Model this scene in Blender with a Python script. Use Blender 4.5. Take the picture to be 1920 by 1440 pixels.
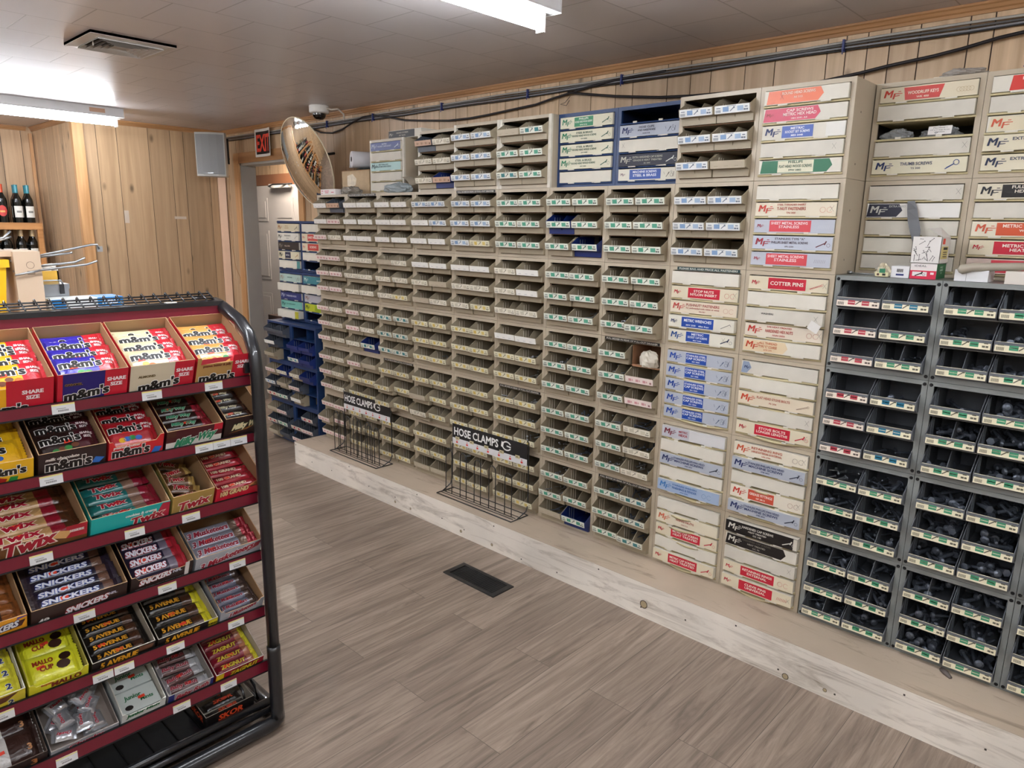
import bpy, math, random
from math import sin, cos, pi, radians
from mathutils import Matrix, Vector
for o in list(bpy.data.objects): bpy.data.objects.remove(o)
S = bpy.context.scene
COL = S.collection
rnd = random.Random(7)

# ------------------------------------------------------------------ camera
camd = bpy.data.cameras.new('camera'); cam = bpy.data.objects.new('camera', camd); COL.objects.link(cam)
yaw, pit, rol = 0.7518977, 0.2160114, 0.0176683
F = Vector((-sin(yaw)*cos(pit), cos(yaw)*cos(pit), -sin(pit)))
R0 = Vector((cos(yaw), sin(yaw), 0)); U0 = R0.cross(F)
R = cos(rol)*R0 + sin(rol)*U0; U = -sin(rol)*R0 + cos(rol)*U0
cam.matrix_world = Matrix(((R.x, U.x, -F.x, 4.2007), (R.y, U.y, -F.y, -2.6089), (R.z, U.z, -F.z, 1.5984), (0, 0, 0, 1)))
camd.sensor_width = 36; camd.lens = 1337.24*36/1920; camd.clip_start = 0.02
S.camera = cam
# ------------------------------------------------------------------ world, exposure
w = bpy.data.worlds.new('world'); S.world = w; w.use_nodes = True
w.node_tree.nodes['Background'].inputs[0].default_value = (.9, .87, .84, 1)
w.node_tree.nodes['Background'].inputs[1].default_value = 0.1
S.view_settings.view_transform = 'Standard'; S.view_settings.look = 'None'
S.view_settings.gamma = 1; S.view_settings.use_curve_mapping = False
S.view_settings.exposure = 1.25
TUBE = 29.0          # emission of the fluorescent tubes

# ------------------------------------------------------------------ materials
def lin(c):
    if isinstance(c, str):
        c = [int(c[i:i+2], 16)/255 for i in (0, 2, 4)]
    return tuple((x/12.92 if x <= .04045 else ((x+.055)/1.055)**2.4) for x in c) + (1,)
MATS = {}
def base(name):
    m = bpy.data.materials.new(name); m.use_nodes = True
    nt = m.node_tree; return m, nt, nt.nodes['Principled BSDF']
def N(nt, t, **k):
    n = nt.nodes.new(t)
    for a, b in k.items():
        if a.startswith('i_'): n.inputs[int(a[2:])].default_value = b
        else: setattr(n, a, b)
    return n
def paint(name, col, rough=.5, metal=0, var=.06, scale=8, bump=0, coat=0, alpha=1, trans=0):
    if name in MATS: return MATS[name]
    m, nt, b = base(name); c = lin(col)
    tc = N(nt, 'ShaderNodeTexCoord'); no = N(nt, 'ShaderNodeTexNoise'); no.inputs['Scale'].default_value = scale
    no.inputs['Detail'].default_value = 5
    nt.links.new(tc.outputs['Object'], no.inputs['Vector'])
    mx = N(nt, 'ShaderNodeMix', data_type='RGBA'); nt.links.new(no.outputs['Fac'], mx.inputs['Factor'])
    mx.inputs['A'].default_value = tuple(max(0, x*(1-var*2)) for x in c[:3])+(1,)
    mx.inputs['B'].default_value = tuple(min(1, x*(1+var*1.5)) for x in c[:3])+(1,)
    nt.links.new(mx.outputs['Result'], b.inputs['Base Color'])
    b.inputs['Roughness'].default_value = rough; b.inputs['Metallic'].default_value = metal
    b.inputs['Coat Weight'].default_value = coat
    b.inputs['Alpha'].default_value = alpha; b.inputs['Transmission Weight'].default_value = trans
    if bump:
        bp = N(nt, 'ShaderNodeBump'); bp.inputs['Strength'].default_value = bump; bp.inputs['Distance'].default_value = .004
        nt.links.new(no.outputs['Fac'], bp.inputs['Height']); nt.links.new(bp.outputs[0], b.inputs['Normal'])
    MATS[name] = m; return m
def ink(col, rough=.5):
    n = 'ink_' + (col if isinstance(col, str) else '_'.join(str(x) for x in col))
    if n in MATS: return MATS[n]
    m, nt, b = base(n); b.inputs['Base Color'].default_value = lin(col); b.inputs['Roughness'].default_value = rough
    MATS[n] = m; return m
def foil(col, rough=.28, metal=.0):
    n = 'wrap_%s_%s' % (col, metal)
    if n in MATS: return MATS[n]
    m, nt, b = base(n); b.inputs['Base Color'].default_value = lin(col); b.inputs['Roughness'].default_value = rough
    b.inputs['Metallic'].default_value = metal; b.inputs['Coat Weight'].default_value = .6; b.inputs['Coat Roughness'].default_value = .2
    tc = N(nt, 'ShaderNodeTexCoord'); no = N(nt, 'ShaderNodeTexNoise'); no.inputs['Scale'].default_value = 38; no.inputs['Distortion'].default_value = 1.5
    bp = N(nt, 'ShaderNodeBump'); bp.inputs['Strength'].default_value = .55; bp.inputs['Distance'].default_value = .006
    nt.links.new(tc.outputs['Object'], no.inputs['Vector']); nt.links.new(no.outputs['Fac'], bp.inputs['Height']); nt.links.new(bp.outputs[0], b.inputs['Normal'])
    MATS[n] = m; return m
def wood(name, c1, c2, axis, rough=.5, attr=True, knots=True, scale=1.0, bump=.15):
    """grain running along `axis`; per-plank tone from the 'plank' attribute"""
    m, nt, b = base(name)
    tc = N(nt, 'ShaderNodeTexCoord'); mp = N(nt, 'ShaderNodeMapping')
    s = [22*scale]*3; s['xyz'.index(axis)] = 1.1*scale
    mp.inputs['Scale'].default_value = s
    nt.links.new(tc.outputs['Object'], mp.inputs['Vector'])
    at = N(nt, 'ShaderNodeAttribute', attribute_name='plank')
    off = N(nt, 'ShaderNodeVectorMath', operation='SCALE'); off.inputs[0].default_value = (13, 7, 31)
    nt.links.new(at.outputs['Fac'], off.inputs['Scale'])
    ad = N(nt, 'ShaderNodeVectorMath', operation='ADD'); nt.links.new(mp.outputs[0], ad.inputs[0]); nt.links.new(off.outputs[0], ad.inputs[1])
    n1 = N(nt, 'ShaderNodeTexNoise'); n1.inputs['Scale'].default_value = 1.0; n1.inputs['Detail'].default_value = 8; n1.inputs['Distortion'].default_value = .8
    nt.links.new(ad.outputs[0], n1.inputs['Vector'])
    r = N(nt, 'ShaderNodeValToRGB'); r.color_ramp.elements[0].position = .3; r.color_ramp.elements[1].position = .68
    r.color_ramp.elements[0].color = lin(c1); r.color_ramp.elements[1].color = lin(c2)
    nt.links.new(n1.outputs['Fac'], r.inputs[0]); out = r.outputs[0]
    if attr:
        mr = N(nt, 'ShaderNodeMapRange'); mr.inputs['To Min'].default_value = .84; mr.inputs['To Max'].default_value = 1.1
        nt.links.new(at.outputs['Fac'], mr.inputs['Value'])
        mm = N(nt, 'ShaderNodeMix', data_type='RGBA', blend_type='MULTIPLY'); mm.inputs['Factor'].default_value = 1
        cb = N(nt, 'ShaderNodeCombineColor')
        for i in range(3): nt.links.new(mr.outputs[0], cb.inputs[i])
        nt.links.new(out, mm.inputs['A']); nt.links.new(cb.outputs[0], mm.inputs['B']); out = mm.outputs['Result']
    if knots:
        mp2 = N(nt, 'ShaderNodeMapping'); s2 = [7.0]*3; s2['xyz'.index(axis)] = 3.4; mp2.inputs['Scale'].default_value = s2
        nt.links.new(tc.outputs['Object'], mp2.inputs['Vector'])
        ad2 = N(nt, 'ShaderNodeVectorMath', operation='ADD'); nt.links.new(mp2.outputs[0], ad2.inputs[0]); nt.links.new(off.outputs[0], ad2.inputs[1])
        vo = N(nt, 'ShaderNodeTexVoronoi'); vo.inputs['Scale'].default_value = 1.0; nt.links.new(ad2.outputs[0], vo.inputs['Vector'])
        r2 = N(nt, 'ShaderNodeValToRGB'); r2.color_ramp.elements[0].position = .04; r2.color_ramp.elements[1].position = .15
        r2.color_ramp.elements[0].color = (1, 1, 1, 1); r2.color_ramp.elements[1].color = (0, 0, 0, 1)
        nt.links.new(vo.outputs['Distance'], r2.inputs[0])
        mk = N(nt, 'ShaderNodeMix', data_type='RGBA'); nt.links.new(r2.outputs[0], mk.inputs['Factor'])
        nt.links.new(out, mk.inputs['A']); mk.inputs['B'].default_value = tuple(x*.38 for x in lin(c1)[:3])+(1,); out = mk.outputs['Result']
    nt.links.new(out, b.inputs['Base Color']); b.inputs['Roughness'].default_value = rough
    if bump:
        bp = N(nt, 'ShaderNodeBump'); bp.inputs['Strength'].default_value = bump; bp.inputs['Distance'].default_value = .002
        nt.links.new(n1.outputs['Fac'], bp.inputs['Height']); nt.links.new(bp.outputs[0], b.inputs['Normal'])
    MATS[name] = m; return m
def bricks(name, c1, c2, mortar, bw, bh, msize, rough, rot=0, grain=None, bump=.3, offset=.5, coat=0, loc=(0, 0, 0), var=None):
    m, nt, b = base(name)
    tc = N(nt, 'ShaderNodeTexCoord'); mp = N(nt, 'ShaderNodeMapping'); mp.inputs['Rotation'].default_value = (0, 0, rot); mp.inputs['Location'].default_value = loc
    nt.links.new(tc.outputs['Object'], mp.inputs['Vector'])
    br = N(nt, 'ShaderNodeTexBrick'); br.offset = offset
    br.inputs['Scale'].default_value = 1; br.inputs['Brick Width'].default_value = bw; br.inputs['Row Height'].default_value = bh
    br.inputs['Mortar Size'].default_value = msize; br.inputs['Mortar Smooth'].default_value = .2
    br.inputs['Color1'].default_value = lin(c1); br.inputs['Color2'].default_value = lin(c2); br.inputs['Mortar'].default_value = lin(mortar)
    nt.links.new(mp.outputs[0], br.inputs['Vector']); out = br.outputs['Color']
    bp = N(nt, 'ShaderNodeBump'); bp.inputs['Strength'].default_value = bump; bp.inputs['Distance'].default_value = .003; bp.invert = True
    nt.links.new(br.outputs['Fac'], bp.inputs['Height'])
    if grain:
        g = N(nt, 'ShaderNodeMapping'); g.inputs['Scale'].default_value = grain[:3]
        nt.links.new(mp.outputs[0], g.inputs['Vector'])
        wn = N(nt, 'ShaderNodeSeparateColor'); nt.links.new(br.outputs['Color'], wn.inputs[0])
        sc = N(nt, 'ShaderNodeVectorMath', operation='SCALE'); sc.inputs[0].default_value = (90, 170, 0); nt.links.new(wn.outputs[0], sc.inputs['Scale'])
        ad = N(nt, 'ShaderNodeVectorMath', operation='ADD'); nt.links.new(g.outputs[0], ad.inputs[0]); nt.links.new(sc.outputs[0], ad.inputs[1])
        no = N(nt, 'ShaderNodeTexNoise'); no.inputs['Scale'].default_value = 1; no.inputs['Detail'].default_value = 10; no.inputs['Distortion'].default_value = 1.6; no.inputs['Roughness'].default_value = .68
        nt.links.new(ad.outputs[0], no.inputs['Vector'])
        r = N(nt, 'ShaderNodeValToRGB'); r.color_ramp.elements[0].position = .32; r.color_ramp.elements[1].position = .7
        k0, k1 = grain[3], grain[4]; r.color_ramp.elements[0].color = (k0*.96, k0*.93, k0*.9, 1); r.color_ramp.elements[1].color = (k1, k1, k1, 1)
        nt.links.new(no.outputs['Fac'], r.inputs[0])
        mm = N(nt, 'ShaderNodeMix', data_type='RGBA', blend_type='MULTIPLY'); mm.inputs['Factor'].default_value = 1
        nt.links.new(out, mm.inputs['A']); nt.links.new(r.outputs[0], mm.inputs['B']); out = mm.outputs['Result']
        b2 = N(nt, 'ShaderNodeBump'); b2.inputs['Strength'].default_value = .12; b2.inputs['Distance'].default_value = .002
        nt.links.new(no.outputs['Fac'], b2.inputs['Height']); nt.links.new(bp.outputs[0], b2.inputs['Normal']); bp = b2
    nt.links.new(out, b.inputs['Base Color']); nt.links.new(bp.outputs[0], b.inputs['Normal'])
    b.inputs['Roughness'].default_value = rough; b.inputs['Coat Weight'].default_value = coat
    MATS[name] = m; return m
def old_paint(name, col, under, axis='x', amt=.52):
    m, nt, b = base(name)
    tc = N(nt, 'ShaderNodeTexCoord'); mp = N(nt, 'ShaderNodeMapping'); s = [16.0]*3; s['xyz'.index(axis)] = 2.2; mp.inputs['Scale'].default_value = s
    nt.links.new(tc.outputs['Object'], mp.inputs['Vector'])
    n1 = N(nt, 'ShaderNodeTexNoise'); n1.inputs['Detail'].default_value = 9; n1.inputs['Roughness'].default_value = .7; n1.inputs['Scale'].default_value = 1; n1.inputs['Distortion'].default_value = 1.2
    nt.links.new(mp.outputs[0], n1.inputs['Vector'])
    r = N(nt, 'ShaderNodeValToRGB'); e = r.color_ramp.elements
    e[0].position = .27; e[0].color = lin(under); e[1].position = amt; e[1].color = lin(col)
    q = e.new(.36); q.color = tuple(.5*a+.5*c for a, c in zip(lin(col), lin(under)))
    nt.links.new(n1.outputs['Fac'], r.inputs[0])
    n2 = N(nt, 'ShaderNodeTexNoise'); n2.inputs['Scale'].default_value = 2.2; n2.inputs['Detail'].default_value = 3; nt.links.new(tc.outputs['Object'], n2.inputs['Vector'])
    mr = N(nt, 'ShaderNodeMapRange'); mr.inputs['From Min'].default_value = .3; mr.inputs['From Max'].default_value = .7; mr.inputs['To Min'].default_value = .8; mr.inputs['To Max'].default_value = 1.08
    nt.links.new(n2.outputs['Fac'], mr.inputs['Value'])
    cb = N(nt, 'ShaderNodeCombineColor')
    for i in range(3): nt.links.new(mr.outputs[0], cb.inputs[i])
    mm = N(nt, 'ShaderNodeMix', data_type='RGBA', blend_type='MULTIPLY'); mm.inputs['Factor'].default_value = 1
    nt.links.new(r.outputs[0], mm.inputs['A']); nt.links.new(cb.outputs[0], mm.inputs['B'])
    nt.links.new(mm.outputs['Result'], b.inputs['Base Color']); b.inputs['Roughness'].default_value = .6
    bp = N(nt, 'ShaderNodeBump'); bp.inputs['Strength'].default_value = .35; bp.inputs['Distance'].default_value = .003
    nt.links.new(n1.outputs['Fac'], bp.inputs['Height']); nt.links.new(bp.outputs[0], b.inputs['Normal'])
    MATS[name] = m; return m
def emit(name, col, k):
    m, nt, b = base(name); b.inputs['Base Color'].default_value = lin(col)
    b.inputs['Emission Color'].default_value = lin(col); b.inputs['Emission Strength'].default_value = k
    MATS[name] = m; return m

M_PANEL = wood('knotty_panelling', 'b89a78', 'd8ba96', 'z', .42)
M_PANELD = wood('pine_panelling', 'a98b69', 'c3a480', 'z', .42)
M_TRIMZ = wood('orange_trim_upright', 'b58554', 'd3a576', 'z', .35, attr=False, knots=False)
M_TRIMX = wood('orange_trim_along', '94683f', 'b88a5e', 'x', .35, attr=False, knots=False)
M_TRIMY = wood('orange_trim_across', '94683f', 'b88a5e', 'y', .35, attr=False, knots=False)
M_SHELFW = wood('pine_shelf_wood', 'a87340', 'c68f58', 'y', .4, attr=False, knots=False)
M_FLOOR = bricks('vinyl_plank_floor', '9a897a', '8a7a6c', '675a50', 1.22, .18, .0011, .43, rot=pi/2, grain=(1.5, 24, 1, .5, 1.3), bump=.15, offset=.37, coat=.03)
M_CEIL = bricks('ceiling_tile', 'd4cfd0', 'cec9ca', 'aaa5a5', .316, .306, .0028, .38, rot=pi/2, bump=.5, loc=(.027, .2, 0), coat=.15)
M_STEPF = old_paint('worn_white_step_paint', 'efe8dc', '85735c', 'x', .5)
M_STEPT = old_paint('tan_step_paint', 'c2b19c', '93826e', 'x', .44)
BEIGE = paint('beige_cabinet_enamel', 'b8ab95', .42, var=.04, scale=5)
BEIGEW = paint('pale_cabinet_rim', 'd6d0c2', .45, var=.1, scale=30)
BEIGEB = paint('beige_bin_plastic', 'a2967f', .45, var=.03)
BEIGEI = paint('shaded_cabinet_inside', '2c2823', .6)  # interior shade put into the colour of the back and side linings
RUST = paint('worn_brown_edge', '8a6a4c', .6)
GREYC = paint('grey_cabinet_enamel', '858987', .4, var=.06, scale=9)
GREYB = paint('grey_bin_plastic', '686c72', .4)
GREYI = paint('shaded_grey_inside', '2a2d31', .6)  # grey enamel darkened: shade inside the cabinet is in the colour
BLUEC = paint('blue_cabinet_enamel', '1f3a66', .35, var=.05)
BLUEB = paint('blue_bin_plastic', '1c2f6e', .35)
BLUEI = paint('shaded_blue_inside', '0d1830', .5)  # blue enamel darkened the same way, painted-in interior shade
SLATE = paint('slate_bin_plastic', '4c525c', .45)
CARDW = paint('off_white_card', 'd9d4c6', .6, var=.05, scale=20)
CARDG = paint('greyish_white_card', 'cfcabd', .6, var=.07, scale=16)
KRAFT = paint('kraft_cardboard', 'a8835c', .75, var=.06, scale=30)
BLACK = paint('black_enamel', '17181c', .3, var=.05, coat=.4)
BLACKM = paint('matte_black', '101114', .55)
MAROON = paint('maroon_shelf_strip', '6f1026', .38, var=.04, coat=.2)
WHITE = paint('white_plastic', 'e4e2dc', .35, var=.02)
STEEL = paint('zinc_steel', 'b0b4b8', .3, metal=.9, var=.08, scale=60)
DARKST = paint('black_oxide_steel', '565c66', .36, metal=.4, var=.1, scale=60)
DOORG = paint('grey_door_paint', 'c4bfbb', .5, var=.02)
JAMB = paint('grey_jamb_paint', 'a5a199', .5, var=.04)
MIRR = paint('mirror_acrylic', 'e6e6e2', .03, metal=1, var=0)
CLEAR = paint('clear_plastic_bag', 'dfe3e6', .12, alpha=.35, bump=.8, scale=25)

# ------------------------------------------------------------------ mesh builder
TXT = {}
def glyphs(s, bold=0.0, space=1.0):
    k = (s, bold, space)
    if k in TXT: return TXT[k]
    cu = bpy.data.curves.new('t', 'FONT'); cu.body = s; cu.size = 1; cu.offset = bold; cu.resolution_u = 2; cu.space_character = space
    ob = bpy.data.objects.new('t', cu); COL.objects.link(ob)
    me = ob.to_mesh(); vs = [(v.co.x, v.co.y) for v in me.vertices]; fs = [tuple(p.vertices) for p in me.polygons]
    ob.to_mesh_clear(); bpy.data.objects.remove(ob); bpy.data.curves.remove(cu)
    if vs:
        x0 = min(v[0] for v in vs); x1 = max(v[0] for v in vs); y0 = min(v[1] for v in vs); y1 = max(v[1] for v in vs)
    else: x0 = x1 = y0 = y1 = 0
    TXT[k] = (vs, fs, x0, x1, y0, y1); return TXT[k]
class MB:
    def __init__(s): s.v = []; s.f = []; s.mi = []; s.sm = []; s.mats = []; s.T = Matrix.Identity(4); s.at = []; s.cur = 0.0
    def mat(s, m):
        if m not in s.mats: s.mats.append(m)
        return s.mats.index(m)
    def add(s, vs, fs, m, smooth=False):
        n = len(s.v); s.v += [tuple(s.T @ Vector(v)) for v in vs]; i = s.mat(m)
        for k, f in enumerate(fs):
            s.f.append(tuple(n+a for a in f)); s.mi.append(i if not isinstance(i, list) else i[k]); s.sm.append(smooth); s.at.append(s.cur)
        return s
    def box(s, x0, y0, z0, x1, y1, z1, m):
        v = [(x0,y0,z0),(x1,y0,z0),(x1,y1,z0),(x0,y1,z0),(x0,y0,z1),(x1,y0,z1),(x1,y1,z1),(x0,y1,z1)]
        return s.add(v, [(0,3,2,1),(4,5,6,7),(0,1,5,4),(1,2,6,5),(2,3,7,6),(3,0,4,7)], m)
    def cbox(s, c, d, m): return s.box(c[0]-d[0]/2, c[1]-d[1]/2, c[2]-d[2]/2, c[0]+d[0]/2, c[1]+d[1]/2, c[2]+d[2]/2, m)
    def quad(s, a, b, c, d, m): return s.add([a, b, c, d], [(0, 1, 2, 3)], m)
    def prism(s, pts, axis, a, b, m):
        """pts: 2-D outline in the two axes other than `axis` (order x,y,z minus axis)"""
        def P(p, t):
            q = list(p); q.insert('xyz'.index(axis), t); return tuple(q)
        n = len(pts); v = [P(p, a) for p in pts]+[P(p, b) for p in pts]
        f = [tuple(range(n))[::-1], tuple(range(n, 2*n))]+[(i, (i+1) % n, n+(i+1) % n, n+i) for i in range(n)]
        return s.add(v, f, m)
    def tube(s, pts, r, m, n=6, closed=False, caps=True):
        P = [Vector(p) for p in pts]; L = len(P); vs = []; fs = []
        up = None
        for i, p in enumerate(P):
            a = P[(i-1) % L] if (closed or i > 0) else p; b = P[(i+1) % L] if (closed or i < L-1) else p
            d = (b-a).normalized() if (b-a).length > 1e-9 else Vector((0, 0, 1))
            if up is None: up = Vector((0, 0, 1)) if abs(d.z) < .9 else Vector((1, 0, 0))
            e1 = (up - d*up.dot(d)); e1 = e1.normalized() if e1.length > 1e-6 else d.orthogonal().normalized()
            up = e1; e2 = d.cross(e1)
            rr = r[i] if isinstance(r, (list, tuple)) else r
            for k in range(n):
                t = 2*pi*k/n; vs.append(tuple(p+rr*(cos(t)*e1+sin(t)*e2)))
        for i in range(L if closed else L-1):
            j = (i+1) % L
            for k in range(n): fs.append((i*n+k, i*n+(k+1) % n, j*n+(k+1) % n, j*n+k))
        if caps and not closed: fs += [tuple(range(n))[::-1], tuple((L-1)*n+k for k in range(n))]
        return s.add(vs, fs, m, True)
    def lathe(s, prof, m, n=14):
        """prof: (r, z[, material]) around local z"""
        vs = []
        for p in prof:
            for k in range(n): t = 2*pi*k/n; vs.append((p[0]*cos(t), p[0]*sin(t), p[1]))
        for i in range(len(prof)-1):
            mm = prof[i][2] if len(prof[i]) > 2 else m
            q = [vs[i*n+k] for k in range(n)]+[vs[(i+1)*n+k] for k in range(n)]
            s.add(q, [(k, (k+1) % n, n+(k+1) % n, n+k) for k in range(n)], mm, True)
        return s
    def text(s, t, o, ux, uy, h, m, wid=None, bold=.0, shear=0, align='c', out=None, ow=.05, warp=None, fat=0):
        """t drawn from origin o (centre, or left for align l) along ux with up uy, cap height h"""
        o = Vector(o); ux = Vector(ux).normalized(); uy = Vector(uy).normalized(); nz = ux.cross(uy)
        vs, fs, x0, x1, y0, y1 = glyphs(t, 0)
        k = h/.7; kx = k
        if wid: kx = wid/max(x1-x0, .01)
        def lay(b, mm, z, dx=0):
            if fat and dx == 0:
                lay(b, mm, z, -fat*h); lay(b, mm, z+.00005, fat*h)
            gv, gf, _, _, _, _ = glyphs(t, b)
            res = []
            for (x, y) in gv:
                xx = (x-((x0+x1)/2 if align == 'c' else x0))*kx + shear*y*k + dx; yy = (y-.35)*k
                if warp: p = warp(xx, yy, z)
                else: p = o+ux*xx+uy*yy+nz*z
                res.append(tuple(p))
            s.add(res, gf, mm)
        if out: lay(bold+ow, out, .0003); lay(bold, m, .0007)
        else: lay(bold, m, .0005)
        return s
    def mesh(s, name):
        me = bpy.data.meshes.new(name); me.from_pydata(s.v, [], s.f); me.update()
        for m in s.mats: me.materials.append(m)
        me.polygons.foreach_set('material_index', s.mi); me.polygons.foreach_set('use_smooth', s.sm)
        if any(s.at):
            a = me.attributes.new('plank', 'FLOAT', 'FACE'); a.data.foreach_set('value', s.at)
        return me
    def build(s, name, parent=None, **k): return mkobj(name, s.mesh(name), parent, **k)
def mkobj(name, me, parent=None, loc=None, mw=None, label=None, cat=None, group=None, kind=None):
    o = bpy.data.objects.new(name, me); COL.objects.link(o)
    if parent: o.parent = parent
    if mw is not None:
        if parent: o.matrix_local = mw
        else: o.matrix_world = mw
    elif loc is not None: o.location = loc
    return tag(o, label, cat, group, kind)
def tag(o, label=None, cat=None, group=None, kind=None):
    if label: o['label'] = label
    if cat: o['category'] = cat
    if group: o['group'] = group
    if kind: o['kind'] = kind
    return o
def thing(name, loc, label, cat, group=None, mw=None):
    return mkobj(name, None, None, loc, mw, label, cat, group)
def struct(mb, name): return mb.build(name, kind='structure')
ORD = ['first', 'second', 'third', 'fourth', 'fifth', 'sixth', 'seventh', 'eighth', 'ninth', 'tenth', 'eleventh', 'twelfth', 'thirteenth']
X, Y, Z = (1, 0, 0), (0, 1, 0), (0, 0, 1)

# ------------------------------------------------------------------ room
WY, EX, CZ, H = .44, -2.22, 2.38, .154       # cabinet wall, end wall, ceiling, step height
RX, FX, FY = 6.4, -3.36, -6.2
def planks(mb, axis, pos, a, b, z0, z1, seams, m, facing):
    """vertical boards with real grooves on a wall at const axis value; facing = +-1 along that axis"""
    ss = sorted([a]+[q for q in seams if a < q < b]+[b])
    for i in range(len(ss)-1):
        mb.cur = rnd.random()*.98+.01; g = .0022
        p, q = ss[i]+g, ss[i+1]-g
        if q-p < .006: continue
        d0, d1 = sorted((pos, pos-facing*.012))
        if axis == 'y': mb.box(p, d0, z0, q, d1, z1, m)
        else: mb.box(d0, p, z0, d1, q, z1, m)
    mb.cur = 0
    back = ink('3a2a1c'); d0, d1 = sorted((pos-facing*.004, pos-facing*.10))
    if axis == 'y': mb.box(a, d0, z0, b, d1, z1, back)
    else: mb.box(d0, a, z0, d1, b, z1, back)
def seams(a, b, known=()):
    out = list(known); x = a; pat = [.10, .16, .13, .21, .15, .1, .19, .12]; i = 0
    while x < b:
        if all(abs(x-k) > .07 for k in known): out.append(x)
        x += pat[i % 8]; i += 1
    return out
mb = MB(); mb.box(-5.2, FY, -.08, RX, 3.2, 0, M_FLOOR); struct(mb, 'floor')
mb = MB(); mb.box(FX, FY, CZ, RX, WY+.0, CZ+.06, M_CEIL); struct(mb, 'ceiling')
# cabinet wall with doorway
DX0, DX1, DZ = -1.90, -.95, 2.095
ks = [3.091, 3.249, 3.35, 3.506, 3.70]
mb = MB(); sm = seams(EX, RX, ks)
planks(mb, 'y', WY, EX, DX0, 0, CZ, sm, M_PANEL, -1)
planks(mb, 'y', WY, DX1, RX, 0, CZ, sm, M_PANEL, -1)
planks(mb, 'y', WY, DX0, DX1, DZ, CZ, sm, M_PANEL, -1)
struct(mb, 'wall_right')
mb = MB(); planks(mb, 'x', EX, -.72, WY, 0, CZ, [-.677, -.574, -.424, -.184, -.006, .102, .311, .38], M_PANELD, 1)
struct(mb, 'wall_back')
mb = MB(); planks(mb, 'y', -.72, FX, EX-.1, 0, CZ, seams(FX, EX), M_PANEL, -1); struct(mb, 'wall_alcove_side')
mb = MB(); planks(mb, 'x', FX, FY, -.62, 0, CZ, seams(FY, -.62), M_PANELD, 1); struct(mb, 'wall_alcove_back')
mb = MB(); mb.box(RX, FY, 0, RX+.1, WY+.1, CZ, paint('cream_wall_paint', 'c9bfae', .7)); struct(mb, 'wall_front')
mb = MB(); mb.box(FX, FY-.1, 0, RX, FY, CZ, paint('cream_wall_paint', 'c9bfae', .7)); struct(mb, 'wall_left')
# trims
def crown(mb, pts, m):
    return mb
n = 1
def trim(mb):
    global n
    struct(mb, 'trim_%d' % n); n += 1
prof = [(0, 0), (0, -.036), (-.008, -.036), (-.011, -.026), (-.016, -.022), (-.02, -.012), (-.024, -.008), (-.024, 0)]
mb = MB(); mb.prism([(WY-.0005+a, CZ-.0005+b) for a, b in prof], 'x', EX+.012, RX, M_TRIMX); trim(mb)
mb = MB(); mb.prism([(EX+.0005-a, CZ-.0005+b) for a, b in prof], 'y', -.72, WY-.012, M_TRIMY); trim(mb)
mb = MB(); mb.prism([(-.7205+a, CZ-.0005+b) for a, b in prof], 'x', FX, EX, M_TRIMX); trim(mb)
mb = MB(); mb.prism([(FX+.0005-a, CZ-.0005+b) for a, b in prof], 'y', FY, -.77, M_TRIMY); trim(mb)
mb = MB(); mb.box(EX-.03, -.745, 0, EX+.022, -.668, CZ-.037, M_TRIMZ); trim(mb)
mb = MB(); mb.box(FX, -.755, 0, FX+.03, -.733, CZ-.055, M_TRIMZ); trim(mb)
mb = MB(); mb.prism([(EX, WY-.012), (EX+.05, WY-.012), (EX+.02, WY-.045), (EX+.0, WY-.06)], 'z', 0, CZ-.055, paint('pink_conduit_strip', 'd9b394', .5)); trim(mb)
mb = MB(); c = .018
mb.box(DX0-.085, WY-c, 0, DX0, WY+.0, DZ+.085, M_TRIMZ); mb.box(DX1, WY-c, 0, DX1+.07, WY, DZ+.085, M_TRIMZ)
mb.box(DX0, WY-c, DZ, DX1, WY, DZ+.085, M_TRIMX); mb.box(DX0-.02, WY-c-.004, DZ+.0, DX0-.008, WY-c, DZ+.02, M_TRIMZ); trim(mb)
mb = MB(); mb.box(DX0, WY-.004, 0, DX0+.018, WY+.13, DZ, JAMB); mb.box(DX1-.018, WY-.004, 0, DX1, WY+.13, DZ, JAMB)
mb.box(DX0, WY-.004, DZ-.018, DX1, WY+.13, DZ, JAMB); trim(mb)
# room behind the doorway
mb = MB(); planks(mb, 'y', 1.4, -5.2, 1.0, 0, 2.4, seams(-5.2, 1), M_PANEL, -1); struct(mb, 'wall_hallway')
mb = MB(); mb.box(-5.3, WY+.1, 0, -5.2, 1.5, 2.4, JAMB); mb.box(1.0, WY+.1, 0, 1.1, 1.5, 2.4, JAMB); struct(mb, 'wall_hallway_ends')
mb = MB(); mb.box(-5.3, WY+.1, 2.4, 1.1, 1.5, 2.46, M_CEIL); struct(mb, 'ceiling_hallway')
d = thing('door_1', (-3.55, 1.3, 0), 'pale grey six panel door seen through the doorway', 'door'); d['kind'] = 'structure'
mb = MB(); mb.box(0, 0, .01, 1.15, .04, 1.985, DOORG)
DP = paint('grey_door_panel', '989897', .5)
for px in (.13, .66):
    for z0, z1 in ((.2, .85), (1.0, 1.52), (1.62, 1.86)):
        mb.box(px, -.006, z0, px+.36, .0, z1, DOORG); mb.box(px+.035, -.011, z0+.035, px+.325, -.005, z1-.035, DOORG)
mb.build('door_leaf', d)
mb = MB(); mb.lathe([(.0, -.03), (.02, -.028), (.026, -.018), (.02, -.006), (.01, 0), (.01, .03)], STEEL, 12); 
mb.build('door_handle', d, mw=Matrix.Translation((.07, -.03, .95)) @ Matrix.Rotation(-pi/2, 4, 'X'))
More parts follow.
